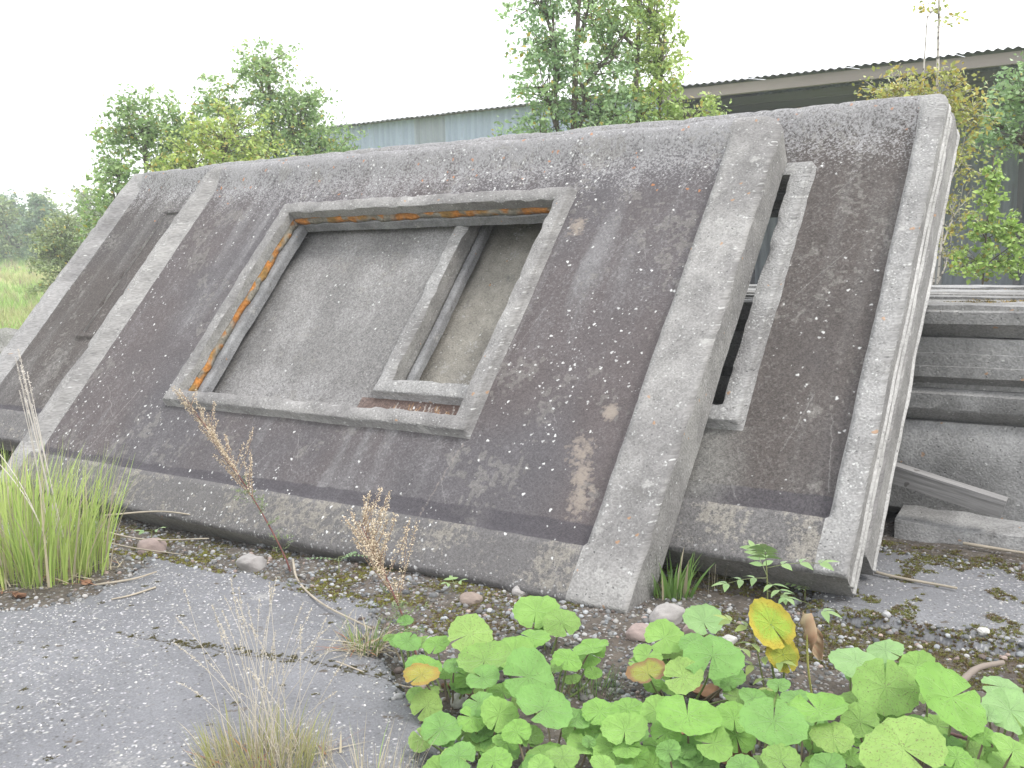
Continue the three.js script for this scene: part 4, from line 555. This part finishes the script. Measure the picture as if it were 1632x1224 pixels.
{
  const t = grassClump('tall green grass clump at the left edge in front of the panel', -2.38, -4.46, { seed: 101, n: 820, rx: 0.4, rz: 0.26, h: 0.66, lean: 0.34, droop: 0.8, w: 0.009, dry: 0.22, tones: freshTones, litter: 260 });
  reseed(102); const d = new Buf(true); for (const [x, z, dir, l, le, dr] of [[0.08, -0.1, 3.3, 0.98, 0.02, 0.12], [0.12, -0.1, 3.1, 1.02, 0.04, 0.1], [0.15, -0.08, 3.0, 0.95, 0.08, 0.05], [0.18, -0.06, 3.2, 0.92, 0.1, 0.02], [0.1, -0.05, 3.2, 0.9, 0.07, 0.9]]) { d.col = [0.56, 0.52, 0.47]; plume(d, x, 0, z, dir, l * 1.06, le, dr, 0.16, 0.005, 0.012); plume(d, x + 0.02, 0, z + 0.01, dir, l * 0.9, le + 0.03, dr, 0.1, 0.004, 0.01); } mesh('dry_stalks', d.geometry(), tinted, t);
  const s = grassClump('yellow-green straw tuft with pale seed stalks at the bottom middle', -0.75, -2.62, { seed: 103, n: 620, rx: 0.19, rz: 0.12, h: 0.19, lean: 0.35, droop: 0.7, w: 0.0035, dry: 0.45, tones: [[0.3, 0.33, 0.1], [0.42, 0.42, 0.16]], litter: 120 });
  reseed(104); const e = new Buf(true); for (let k = 0; k < 40; k++) { e.col = mix3([0.4, 0.36, 0.29], [0.54, 0.49, 0.41], R()); const a = rr(-0.4, 3.6); plume(e, gauss() * 0.1, 0, gauss() * 0.06, a + Math.PI, rr(0.28, 0.56), rr(0.05, 0.5), rr(0, 0.8), rr(0.06, 0.14), 0.0035, 0.008, 0.0011); } mesh('seed_stalks', e.geometry(), tinted, s);
  grassClump('small green tuft between the long stem and the leaf patch', -0.58, -3.42, { seed: 105, n: 110, rx: 0.07, rz: 0.06, h: 0.17, lean: 0.7, droop: 0.7, w: 0.004, dry: 0.3, tones: [[0.17, 0.26, 0.06], [0.24, 0.33, 0.08]], litter: 90 });
  grassClump('fine grass tuft inside the leaf patch', 0.25, -3.08, { seed: 106, n: 140, rx: 0.09, rz: 0.07, h: 0.13, lean: 0.7, droop: 0.8, w: 0.003, dry: 0.1, tones: [[0.15, 0.26, 0.07], [0.2, 0.33, 0.09]] });
  grassClump('broad-bladed green tuft against the front panel\'s right edge', 0.66, -3.93, { seed: 107, n: 60, rx: 0.08, rz: 0.05, h: 0.24, lean: 0.5, droop: 0.5, w: 0.02, dry: 0.05, tones: [[0.15, 0.29, 0.06], [0.22, 0.37, 0.08]] });
  grassClump('sparse dry tuft at the bottom edge left of the leaves', -0.42, -2.5, { seed: 108, n: 90, rx: 0.13, rz: 0.06, h: 0.22, lean: 0.5, droop: 0.6, w: 0.003, dry: 0.95, tones: freshTones });
  grassClump('grass clump behind the tall left clump, under the second unit\'s left end', -3.15, -5.6, { seed: 110, n: 420, rx: 0.5, rz: 0.2, h: 0.5, lean: 0.4, droop: 0.8, w: 0.009, dry: 0.2, tones: freshTones });
  grassClump('thin straw tuft against the second panel\'s foot', 0.85, -4.0, { seed: 109, n: 9, rx: 0.06, rz: 0.04, h: 0.5, lean: 0.9, droop: 0.8, w: 0.004, dry: 1, tones: freshTones });
}

// ---------- tall dry weeds ----------
function mugwort(label, x, z, tip, H, seed, fresh) {
  reseed(seed); const t = thing('dry_weed', label, 'weed', [x, floorAt(x, z), z], 0, 'dry weeds in front of the panel'), stem = [], n = 12;
  for (let k = 0; k <= n; k++) { const f = k / n; stem.push([tip[0] * Math.pow(f, 1.25), H * f - 0.02, tip[1] * f]); }
  mesh('stem', new Buf().tube(stem, 0.0046, 0.0013, 7).geometry(), plain(0.2, 0.085, 0.075), t);
  const b = new Buf(true), f2 = new Buf(true), tw = new Buf(true), on = (f) => { const q = f * n, i = Math.min(n - 1, Math.floor(q)), u = q - i; return [0, 1, 2].map((m) => mix(stem[i][m], stem[i + 1][m], u)); };
  for (let k = 0; k < 34; k++) {
    const f = rr(0.42, 0.98), p = on(f), a = R() * 6.28, L = rr(0.13, 0.34) * (1.25 - f * 0.75), lean = [Math.cos(a) * 0.6 + tip[0] * 0.45, 1, Math.sin(a) * 0.4], l = Math.hypot(...lean), e = p.map((v, m) => v + lean[m] / l * L); tw.col = [0.3, 0.2, 0.14]; tw.tube(curve(p, e, 4, 0.06), 0.0016, 0.0006, 4);
    for (let m = 0; m < L * 520; m++) { const q = Math.pow(R(), 0.7), g = rr(0.75, 1.25), c = R() < 0.15 ? [0.46, 0.36, 0.25] : [0.58, 0.49, 0.36]; b.col = c.map((v) => v * g); b.leaf(mix(p[0], e[0], q) + gauss() * 0.009, mix(p[1], e[1], q) + gauss() * 0.012, mix(p[2], e[2], q) + gauss() * 0.009, rr(0.006, 0.012), 0.5); }
  }
  for (let k = 0; k < fresh; k++) { const p = on(rr(0.12, 0.5)), a = R() * 6.28, L = rr(0.05, 0.12); for (let m = 0; m < 22; m++) { const q = R(); f2.col = mix3([0.16, 0.22, 0.1], [0.25, 0.31, 0.13], R()); f2.leaf(p[0] + Math.cos(a) * L * q + gauss() * 0.012, p[1] + 0.04 * q + gauss() * 0.012, p[2] + Math.sin(a) * L * q + gauss() * 0.012, rr(0.012, 0.03), 0.22); } }
  mesh('seed_plumes', b.geometry(), tinted, t); mesh('side_twigs', tw.geometry(), tinted, t); mesh('leaves', f2.geometry(), foliage(), t);
}
mugwort('tall dry weed with tan seed plumes leaning left before the window', -1.1, -4.5, [-0.44, 0.05], 0.9, 111, 14);
mugwort('shorter dry weed with a pink-red stem beside the leaf patch', -0.37, -3.36, [-0.2, -0.02], 0.56, 112, 13);

// ---------- small herbs ----------
const herbMat = foliage();
function ovalLeaf(b, p, d, nrm, L, W) { // pointed oval leaf along d
  const s = new THREE.Vector3().crossVectors(d, nrm).normalize(); let A = -1, B = -1, M = -1;
  for (let k = 0; k <= 5; k++) { const f = k / 5, w = W * 0.5 * Math.sin(Math.PI * Math.pow(f, 0.8)) + 0.0003, c = p.clone().addScaledVector(d, L * f).addScaledVector(nrm, -0.25 * L * f * f), l = c.clone().addScaledVector(s, w).addScaledVector(nrm, w * 0.25), r = c.clone().addScaledVector(s, -w).addScaledVector(nrm, w * 0.25); const a = b.v(l.x, l.y, l.z, 0, f), m = b.v(c.x, c.y, c.z, 0.5, f), q = b.v(r.x, r.y, r.z, 1, f); if (A >= 0) { b.quad(A, a, m, M); b.quad(M, m, q, B); } A = a; M = m; B = q; }
}
function herb(name, label, x, z, o) {
  reseed(o.seed); const t = thing(name, label, 'plant', [x, floorAt(x, z), z]), up = new THREE.Vector3(0, 1, 0);
  mesh('stem', new Buf().tube(curve([0, -0.02, 0], [o.tip[0], o.h, o.tip[1]], 5, 0.04), 0.004, 0.002, 6).geometry(), plain(...(o.stem ?? [0.2, 0.22, 0.08])), t);
  for (const [f, az, L, rise, pairs, lw] of o.fronds) {
    const b = new Buf(true), p0 = new THREE.Vector3(o.tip[0] * f, o.h * f, o.tip[1] * f), d = new THREE.Vector3(Math.cos(az), rise, Math.sin(az)).normalize(), side = new THREE.Vector3().crossVectors(d, up).normalize(), nn = new THREE.Vector3().crossVectors(side, d).normalize(); if (nn.y < 0) nn.negate();
    b.col = [0.2, 0.24, 0.09]; b.tube([0, 0.35, 0.7, 1].map((q) => p0.clone().addScaledVector(d, L * q).addScaledVector(nn, -0.22 * L * q * q).toArray()), 0.0016, 0.001, 4);
    for (let k = 0; k < pairs; k++) { const q = pairs > 1 ? 0.3 + 0.68 * k / (pairs - 1) : 1, p = p0.clone().addScaledVector(d, L * q).addScaledVector(nn, -0.22 * L * q * q); for (const sg of [-1, 1]) { const g = rr(0.85, 1.15), c = mix3(o.tones[0], o.tones[1], R()); b.col = c.map((v) => v * g); ovalLeaf(b, p, side.clone().multiplyScalar(sg).addScaledVector(d, 0.55 + gauss() * 0.1).normalize(), nn.clone().addScaledVector(side, gauss() * 0.15).normalize(), lw * rr(0.85, 1.15), lw * 0.42); } }
    const c = o.tones[1]; b.col = c; ovalLeaf(b, p0.clone().addScaledVector(d, L).addScaledVector(nn, -0.22 * L), d, nn, lw, lw * 0.42); mesh('frond', b.geometry(), herbMat, t);
  }
}
const herbTone = [[0.19, 0.32, 0.11], [0.27, 0.4, 0.15]];
herb('ash_seedling', 'seedling with feathered pale green leaflets before the second panel', 0.97, -3.55, { seed: 121, h: 0.26, tip: [0.0, -0.02], tones: herbTone, fronds: [[1, 1.9, 0.2, 1.1, 5, 0.062], [0.95, 0.15, 0.2, 0.35, 3, 0.07], [0.8, 3.0, 0.16, 0.15, 3, 0.06], [0.75, 1.3, 0.14, 0.1, 3, 0.055], [0.85, 4.6, 0.15, 0.7, 4, 0.055], [0.6, 0.6, 0.22, 0.05, 2, 0.07]] });
herb('wild_herb', 'small light green herb at the second panel\'s bottom right corner', 1.4, -4.02, { seed: 122, h: 0.16, tip: [0.03, 0], tones: [[0.2, 0.34, 0.13], [0.28, 0.42, 0.17]], fronds: [[1, 0.4, 0.06, 1, 3, 0.026], [0.8, 2.6, 0.07, 0.4, 3, 0.026], [0.6, 1.2, 0.07, 0.3, 3, 0.028], [0.9, 4, 0.05, 0.8, 3, 0.024], [0.4, 5.5, 0.08, 0.2, 3, 0.028]] });
herb('wild_herb', 'low green herb on the moss left of the panel corner herb', 1.22, -3.86, { seed: 123, h: 0.09, tip: [0, 0], tones: herbTone, fronds: [[1, 0.4, 0.07, 0.7, 3, 0.03], [0.8, 2.2, 0.07, 0.4, 3, 0.03], [0.7, 3.6, 0.07, 0.4, 3, 0.03], [0.9, 5, 0.06, 0.5, 3, 0.028]] });
herb('wild_herb', 'little herb at the foot of the slab stack', 1.78, -4.62, { seed: 124, h: 0.15, tip: [0, 0], tones: herbTone, fronds: [[1, 0.4, 0.05, 1, 2, 0.03], [0.7, 2.2, 0.06, 0.4, 2, 0.03], [0.8, 3.8, 0.05, 0.4, 2, 0.03]] });
herb('wild_herb', 'feathery green herb under the panel between the two dry weeds', -0.85, -4.42, { seed: 125, h: 0.08, tip: [0, 0], tones: [[0.12, 0.22, 0.09], [0.18, 0.29, 0.12]], fronds: [[1, 0.2, 0.14, 0.3, 6, 0.02], [0.8, 2.9, 0.14, 0.4, 6, 0.02], [0.9, 1.4, 0.12, 0.5, 6, 0.02], [0.7, 5.2, 0.12, 0.3, 6, 0.02]] });
herb('wild_herb', 'three-leaved herb under the panel near the grass clump', -2.02, -5.1, { seed: 126, h: 0.1, tip: [0.02, 0], tones: herbTone, fronds: [[1, 0.3, 0.04, 0.5, 1, 0.055], [0.9, 2.7, 0.04, 0.5, 1, 0.055]] });
herb('wild_herb', 'tiny round-leaved herb in the gravel under the panel', -0.28, -4.08, { seed: 127, h: 0.04, tip: [0, 0], tones: herbTone, fronds: [[1, 0.3, 0.03, 0.6, 1, 0.04], [1, 2.5, 0.03, 0.4, 1, 0.04], [1, 4.4, 0.03, 0.4, 1, 0.04]] });
herb('vetch_sprig', 'yellow-green sprig climbing among the leaves left of the yellowing plant', 0.83, -3.02, { seed: 128, h: 0.2, tip: [-0.03, -0.08], tones: [[0.2, 0.29, 0.07], [0.29, 0.37, 0.09]], fronds: [[1, 3.6, 0.08, 0.5, 2, 0.06], [0.8, 2.4, 0.08, 0.3, 2, 0.06], [0.6, 0.8, 0.08, 0.3, 2, 0.06], [0.45, 3.2, 0.09, 0.2, 2, 0.06], [0.3, 1.6, 0.08, 0.2, 2, 0.055]] });

// ---------- butterbur ----------
function kidney(seed) { // round leaf with a cleft, toothed rim; unit radius, lying in x-z, cleft towards +z
  reseed(seed); const b = new Buf(), A = 30, cleft = rr(0.03, 0.15), ph = R() * 6, cup = rr(-0.18, 0.2), fold = rr(-0.06, 0.12), rings = [0, 0.3, 0.62, 0.86, 1];
  for (const q of rings) for (let k = 0; k <= A; k++) { const f = k / A, an = cleft * (0.35 + 0.65 * q) + f * (6.2832 - 2 * cleft * (0.35 + 0.65 * q)), lobe = 1 - 0.1 * Math.cos(an) * Math.cos(an) + 0.035 * Math.sin(an * 3 + ph), tooth = q === 1 ? 1 + 0.03 * ((k % 2) ? 1 : -1) + 0.025 * (n2(k * 0.9, seed * 1.7) - 0.5) : 1, r = q * lobe * tooth; b.v(Math.sin(an) * r, cup * q * q + 0.03 * q * Math.sin(an * 5 + ph) + fold * Math.abs(Math.sin(an)) * q + 0.03 * q * q * Math.sin(an * 9 + ph * 2) + 0.12 * q * (n2(Math.sin(an) * q * 1.6 + seed, Math.cos(an) * q * 1.6) - 0.5), Math.cos(an) * r, 0.5 + Math.sin(an) * q * 0.5, 0.5 + Math.cos(an) * q * 0.5); }
  const w = A + 1; for (let j = 0; j + 1 < rings.length; j++) for (let k = 0; k < A; k++) b.quad(j * w + k, j * w + k + 1, (j + 1) * w + k + 1, (j + 1) * w + k); return b.geometry();
}
const kidneys = [1, 2, 3, 4, 5, 6, 7].map((k) => kidney(200 + k));
function leafSkin(base, vein, spots, spotTone, rim, seed, tr = 0.3) {
  reseed(seed); const tex = painted(256, 256, 0, 0, 1, 1, (x, y) => {
    const dx = x - 0.5, dy = y - 0.5, r = Math.hypot(dx, dy) * 2, an = Math.atan2(dx, dy), v = Math.pow(Math.abs(Math.cos(an * 4.5 + 0.5 * Math.sin(r * 4))), 22 - 8 * r) * ss(1.05, 0.4, r), net = Math.abs(fbm(x * 16, y * 16, 2) - 0.5), m = fbm(x * 4 + seed, y * 4, 4), k = 0.82 + 0.36 * m;
    let o = mix3(base, vein, 0.24 * v + 0.1 * ss(0.05, 0, net)); if (rim) o = mix3(o, rim, ss(0.62, 0.95, r + 0.5 * (m - 0.5)) * 0.85); return [o[0] * k, o[1] * k, o[2] * k, 0.6 - 0.2 * v - 0.15 * ss(0.05, 0, net)];
  }, (c) => { for (let i = 0; i < spots; i++) { const a = R() * 6.28, r = Math.sqrt(R()) * 0.48; c.dot(0.5 + Math.cos(a) * r, 0.5 + Math.sin(a) * r, rr(0.003, 0.011), spotTone, rr(0.4, 0.9), -0.05); } });
  return new THREE.MeshPhysicalMaterial({ ...tex, bumpScale: 0.008, roughness: 0.85, specularIntensity: 0.35, transmission: tr, thickness: 0, side: THREE.DoubleSide });
}
const leafSkins = {
  g: [leafSkin([0.215, 0.4, 0.09], [0.29, 0.45, 0.14], 40, [0.14, 0.16, 0.06], null, 211), leafSkin([0.25, 0.43, 0.11], [0.32, 0.48, 0.16], 18, [0.16, 0.17, 0.06], null, 212), leafSkin([0.19, 0.36, 0.1], [0.26, 0.41, 0.15], 60, [0.13, 0.15, 0.06], null, 213)],
  m: [leafSkin([0.225, 0.375, 0.1], [0.28, 0.42, 0.14], 230, [0.17, 0.17, 0.09], null, 214), leafSkin([0.28, 0.43, 0.12], [0.33, 0.47, 0.16], 320, [0.2, 0.19, 0.09], null, 215)],
  y: [leafSkin([0.36, 0.33, 0.07], [0.38, 0.36, 0.12], 240, [0.3, 0.17, 0.05], [0.36, 0.24, 0.06], 216)],
  b: [leafSkin([0.3, 0.32, 0.07], [0.33, 0.35, 0.12], 160, [0.25, 0.11, 0.06], [0.25, 0.125, 0.075], 217)],
  p: [leafSkin([0.26, 0.42, 0.17], [0.34, 0.49, 0.24], 6, [0.18, 0.22, 0.1], null, 218)],
}; leafSkins.d = leafSkins.g;
const petioleMat = plain(0.2, 0.16, 0.11), petioleGreen = plain(0.2, 0.26, 0.09);
const CLUMPS = [
  ["small pair-leaved butterbur beside the red-stemmed dry weed", [[-0.39, 0.12, -3.20, 0.050, 'g'], [-0.41, 0.14, -3.33, 0.032, 'g']]],
  ["speckled butterbur clump with a drooping yellowed leaf, left edge of patch", [[-0.16, 0.21, -3.04, 0.083, 'm'], [-0.28, 0.14, -3.12, 0.048, 'd'], [-0.11, 0.18, -2.90, 0.077, 'm'], [-0.30, 0.14, -2.95, 0.046, 'd'], [-0.21, 0.14, -2.96, 0.037, 'g'], [-0.31, 0.15, -2.87, 0.058, 'y']]],
  ["two-leaved butterbur closest under the front panel's bottom edge", [[0.07, 0.12, -3.45, 0.084, 'g'], [0.16, 0.12, -3.34, 0.067, 'm']]],
  ["butterbur clump with broad leaves below the pair nearest the panel", [[0.04, 0.14, -3.16, 0.070, 'g'], [0.25, 0.12, -3.11, 0.064, 'g'], [0.16, 0.15, -2.96, 0.050, 'g'], [-0.02, 0.12, -3.08, 0.070, 'g'], [0.03, 0.20, -2.73, 0.090, 'g']]],
  ["butterbur clump with small folded leaves at the pavement edge", [[-0.11, 0.17, -2.79, 0.053, 'd'], [-0.12, 0.15, -2.67, 0.051, 'g'], [-0.06, 0.15, -2.60, 0.053, 'g'], [-0.14, 0.13, -2.62, 0.044, 'g'], [-0.23, 0.11, -2.60, 0.063, 'g']]],
  ["butterbur with two round leaves at the bottom edge, nearest the straw tuft", [[-0.04, 0.13, -2.48, 0.036, 'g'], [-0.17, 0.13, -2.41, 0.050, 'g'], [-0.07, 0.16, -2.33, 0.048, 'g']]],
  ["butterbur with a large notched leaf left of the brown-blotched one", [[0.07, 0.18, -2.57, 0.081, 'g'], [-0.01, 0.17, -2.46, 0.041, 'g'], [0.11, 0.15, -2.36, 0.045, 'm'], [0.16, 0.14, -2.58, 0.044, 'g'], [0.05, 0.15, -2.32, 0.034, 'g']]],
  ["butterbur clump with one yellow and brown blotched leaf, bottom middle", [[0.23, 0.16, -2.58, 0.055, 'b'], [0.32, 0.11, -2.69, 0.052, 'g'], [0.29, 0.15, -2.49, 0.061, 'g'], [0.29, 0.13, -2.44, 0.045, 'g'], [0.19, 0.12, -2.49, 0.020, 'g'], [0.21, 0.17, -2.28, 0.034, 'g']]],
  ["butterbur among white pebbles just below the panel's corner stones", [[0.50, 0.15, -3.11, 0.067, 'g'], [0.58, 0.17, -3.02, 0.047, 'g'], [0.43, 0.12, -3.03, 0.047, 'g'], [0.61, 0.20, -2.85, 0.092, 'g'], [0.41, 0.13, -2.89, 0.066, 'b'], [0.51, 0.15, -2.81, 0.065, 'm'], [0.67, 0.13, -3.29, 0.071, 'p']]],
  ["butterbur with a large bright round leaf and many small low leaves", [[0.46, 0.20, -2.47, 0.083, 'g'], [0.52, 0.15, -2.41, 0.056, 'g'], [0.40, 0.15, -2.47, 0.042, 'g'], [0.39, 0.16, -2.36, 0.032, 'g'], [0.39, 0.16, -2.58, 0.044, 'g'], [0.45, 0.12, -2.43, 0.024, 'g']]],
  ["butterbur with a broad heart-shaped leaf below the tall yellowing plant", [[0.62, 0.12, -2.60, 0.057, 'g'], [0.68, 0.21, -2.41, 0.086, 'g'], [0.57, 0.15, -2.30, 0.038, 'b'], [0.71, 0.11, -2.74, 0.042, 'g'], [0.80, 0.13, -2.78, 0.036, 'g']]],
  ["butterbur clump with an insect-holed green leaf beside the yellowing plant", [[0.83, 0.19, -2.50, 0.075, 'g'], [0.84, 0.16, -2.41, 0.054, 'm'], [0.67, 0.16, -2.30, 0.049, 'm'], [0.82, 0.14, -2.68, 0.039, 'g'], [0.78, 0.16, -2.27, 0.044, 'g']]],
  ["pale folded-leaf butterbur against the mossy strip", [[1.06, 0.17, -2.85, 0.085, 'p'], [1.20, 0.15, -2.97, 0.061, 'p']]],
  ["butterbur with overlapping grey-speckled leaves in front of the moss", [[1.27, 0.13, -2.89, 0.056, 'g'], [1.05, 0.21, -2.59, 0.090, 'm'], [1.06, 0.14, -2.59, 0.047, 'd'], [0.99, 0.13, -2.65, 0.054, 'm'], [0.95, 0.15, -2.51, 0.055, 'm']]],
  ["butterbur with the biggest deeply notched leaf at the bottom edge", [[0.95, 0.23, -2.22, 0.103, 'm'], [0.88, 0.12, -2.38, 0.030, 'g']]],
  ["butterbur holding one large upright round leaf, lower right", [[1.18, 0.24, -2.46, 0.098, 'g'], [1.19, 0.16, -2.63, 0.032, 'd']]],
  ["pale butterbur cut by the right edge of the view", [[1.42, 0.17, -2.65, 0.057, 'p'], [1.37, 0.17, -2.51, 0.076, 'p'], [1.30, 0.17, -2.49, 0.033, 'p']]],
  ["butterbur with small round leaves in the bottom right corner", [[1.13, 0.15, -2.31, 0.041, 'g'], [1.24, 0.16, -2.39, 0.034, 'g'], [1.23, 0.14, -2.45, 0.026, 'g'], [1.28, 0.16, -2.32, 0.051, 'g'], [1.19, 0.12, -2.32, 0.031, 'g']]]
];
CLUMPS.forEach(([label, list], c) => {
  reseed(300 + c); const cx = list.reduce((a, l) => a + l[0], 0) / list.length, cz = list.reduce((a, l) => a + l[2], 0) / list.length, y0 = floorAt(cx, cz), t = thing('butterbur_plant', label, 'plant', [cx, y0, cz], 0, 'butterbur plants of the leaf patch');
  const extra = []; for (const l of list) for (let q = 0; q < 3; q++) if (R() < 0.66) extra.push([l[0] + gauss() * 0.1, rr(0.04, 0.11), l[2] + gauss() * 0.09 - 0.02, rr(0.025, 0.06), R() < 0.85 ? 'g' : 'm']);
  for (const [x, y, z, r0, kind] of [...list, ...extra]) {
    const r = r0 * 1.05;
    const big = r > 0.1, m = mesh('leaf', pick(kidneys), pick(leafSkins[kind === 'b' && r0 < 0.058 ? 'g' : kind]), t), n = new THREE.Vector3(gauss() * 0.4, 1, (big ? 0.55 : 0.38) + gauss() * 0.42).normalize();
    m.position.set(x - cx, y - y0, z - cz); m.scale.set(r * rr(0.95, 1.08), r, r * rr(0.92, 1.05)); m.quaternion.setFromUnitVectors(new THREE.Vector3(0, 1, 0), n).multiply(new THREE.Quaternion().setFromAxisAngle(new THREE.Vector3(0, 1, 0), R() < 0.6 ? rr(-0.9, 0.9) : rr(0, 6.28)));
    const gx = (x - cx) * 0.45 + gauss() * 0.02, gz = (z - cz) * 0.45 - 0.03; mesh('leaf_stalk', new Buf().tube(curve([gx, floorAt(cx + gx, cz + gz) - y0 - 0.01, gz], [x - cx, y - y0 - 0.004, z - cz], 6, 0.08), 0.0042, 0.0028, 6).geometry(), R() < 0.55 ? petioleMat : petioleGreen, t);
  }
});
{ // the tall yellowing plant with its withered leaf
  reseed(340); const x = 0.88, z = -3.06, y0 = floorAt(x, z), t = thing('yellowing_plant', 'tall plant with a large yellow-edged leaf and a withered brown one', 'plant', [x, y0, z]);
  const add = (p, n, r, sk, k, spin = 0, sy = 1) => { const m = mesh('leaf', kidneys[k], sk, t); m.position.set(...p); m.scale.set(r * 0.85, r * 1.2, r * sy); m.quaternion.setFromUnitVectors(new THREE.Vector3(0, 1, 0), new THREE.Vector3(...n).normalize()).multiply(new THREE.Quaternion().setFromAxisAngle(new THREE.Vector3(0, 1, 0), spin)); mesh('leaf_stalk', new Buf().tube(curve([gauss() * 0.015, -0.02, gauss() * 0.015], p, 6, 0.06), 0.005, 0.003, 6).geometry(), petioleGreen, t); return m; };
  const yel = leafSkin([0.34, 0.47, 0.07], [0.38, 0.5, 0.12], 420, [0.42, 0.3, 0.05], [0.5, 0.38, 0.06], 219), yel2 = leafSkin([0.33, 0.38, 0.06], [0.36, 0.42, 0.1], 150, [0.27, 0.16, 0.05], [0.45, 0.36, 0.05], 220);
  add([-0.03, 0.24, 0.0], [-0.15, 0.5, 0.75], 0.08, yel, 2, 0.4, 1.25).userData.label = 'large mottled leaf with orange-yellow edges'; add([0.0, 0.15, 0.04], [0.1, 0.5, 0.8], 0.066, yel2, 3, 0.4);
  const w = new Buf(true); for (let k = 0; k <= 14; k++) { const f = k / 14, r = 0.026 * Math.sin(Math.PI * Math.min(1, 0.1 + f * 0.88)) * (0.7 + 0.6 * n2(f * 6, 3.3)) + 0.004; for (let m = 0; m <= 10; m++) { const a = m / 10 * 4.2 + f * 3.2; w.col = mix3([0.3, 0.18, 0.11], [0.42, 0.34, 0.22], clamp(n2(f * 7, m * 0.8) * 1.2 - 0.1)); const q = r * (0.75 + 0.9 * Math.abs(Math.sin(m * 1.7 + f * 2)) * n2(m * 1.1, f * 5)); w.v(0.08 + 0.05 * f + Math.cos(a) * q, 0.29 - 0.17 * f, 0.03 + Math.sin(a) * q * 0.8, m / 10, f); } } for (let k = 0; k < 14; k++) for (let m = 0; m < 10; m++) w.quad(k * 11 + m, k * 11 + m + 1, (k + 1) * 11 + m + 1, (k + 1) * 11 + m);
  mesh('withered_leaf', w.geometry(), tinted, t).userData.label = 'curled brown withered leaf'; mesh('leaf_stalk', new Buf().tube(curve([0.1, -0.02, 0.06], [0.085, 0.27, 0.03], 6, 0.04), 0.004, 0.003, 6).geometry(), plain(0.36, 0.36, 0.1), t);
}
{ // dead leaves on the soil
  const spots = [[-0.24, -3.13, 'left of the angular white stone', 0.03], [-0.16, -3.08, 'beside the angular white stone', 0.03], [0.05, -2.98, 'below the notched leaf', 0.03], [0.24, -2.9, 'left of the brown-blotched butterbur leaf', 0.04], [0.62, -3.02, 'standing curled left of the yellow sprig', 0.055], [0.62, -2.62, 'large and dark at the bottom middle', 0.06], [1.2, -2.72, 'dark among the leaves at the lower right', 0.055], [0.05, -2.66, 'on dark soil at the bottom edge', 0.04], [0.48, -2.78, 'under the bright round leaf', 0.04], [-2.25, -4.15, 'orange-brown at the foot of the grass clump', 0.035], [-2.0, -4.28, 'small at the right foot of the grass clump', 0.025], [1.05, -2.85, 'below the heart-shaped leaf', 0.04], [-0.37, -3.02, 'red-brown on the pavement edge', 0.02]];
  spots.forEach(([x, z, where, r], k) => { reseed(400 + k); const b = new Buf(true), tone = mix3([0.17, 0.085, 0.05], [0.26, 0.15, 0.09], R()); for (let j = 0; j <= 6; j++) for (let i = 0; i <= 8; i++) { const u = i / 8 * 2 - 1, v = j / 6 * 2 - 1, g = 0.75 + 0.5 * n2(i * 1.3 + k, j * 1.3); b.col = tone.map((c) => c * g); const sh = Math.sqrt(Math.max(0, 1 - v * v)) * 0.75; b.v(u * sh * r, r * (0.35 * u * u + 0.5 * (n2(i * 0.7 + k * 3, j * 0.7) - 0.3) + 0.2 * v * v), v * r, i / 8, j / 6); } for (let j = 0; j < 6; j++) for (let i = 0; i < 8; i++) b.quad(j * 9 + i, (j + 1) * 9 + i, (j + 1) * 9 + i + 1, j * 9 + i + 1); const o = mesh('dead_leaf', b.geometry(), tinted); o.position.set(x, floorAt(x, z) + r * 0.12, z); o.rotation.set(gauss() * 0.4, R() * 6.28, gauss() * 0.4); tag(o, 'curled brown dead leaf ' + where, 'dead leaf', 'dead leaves on the ground'); });
}

renderer.render(scene, camera);
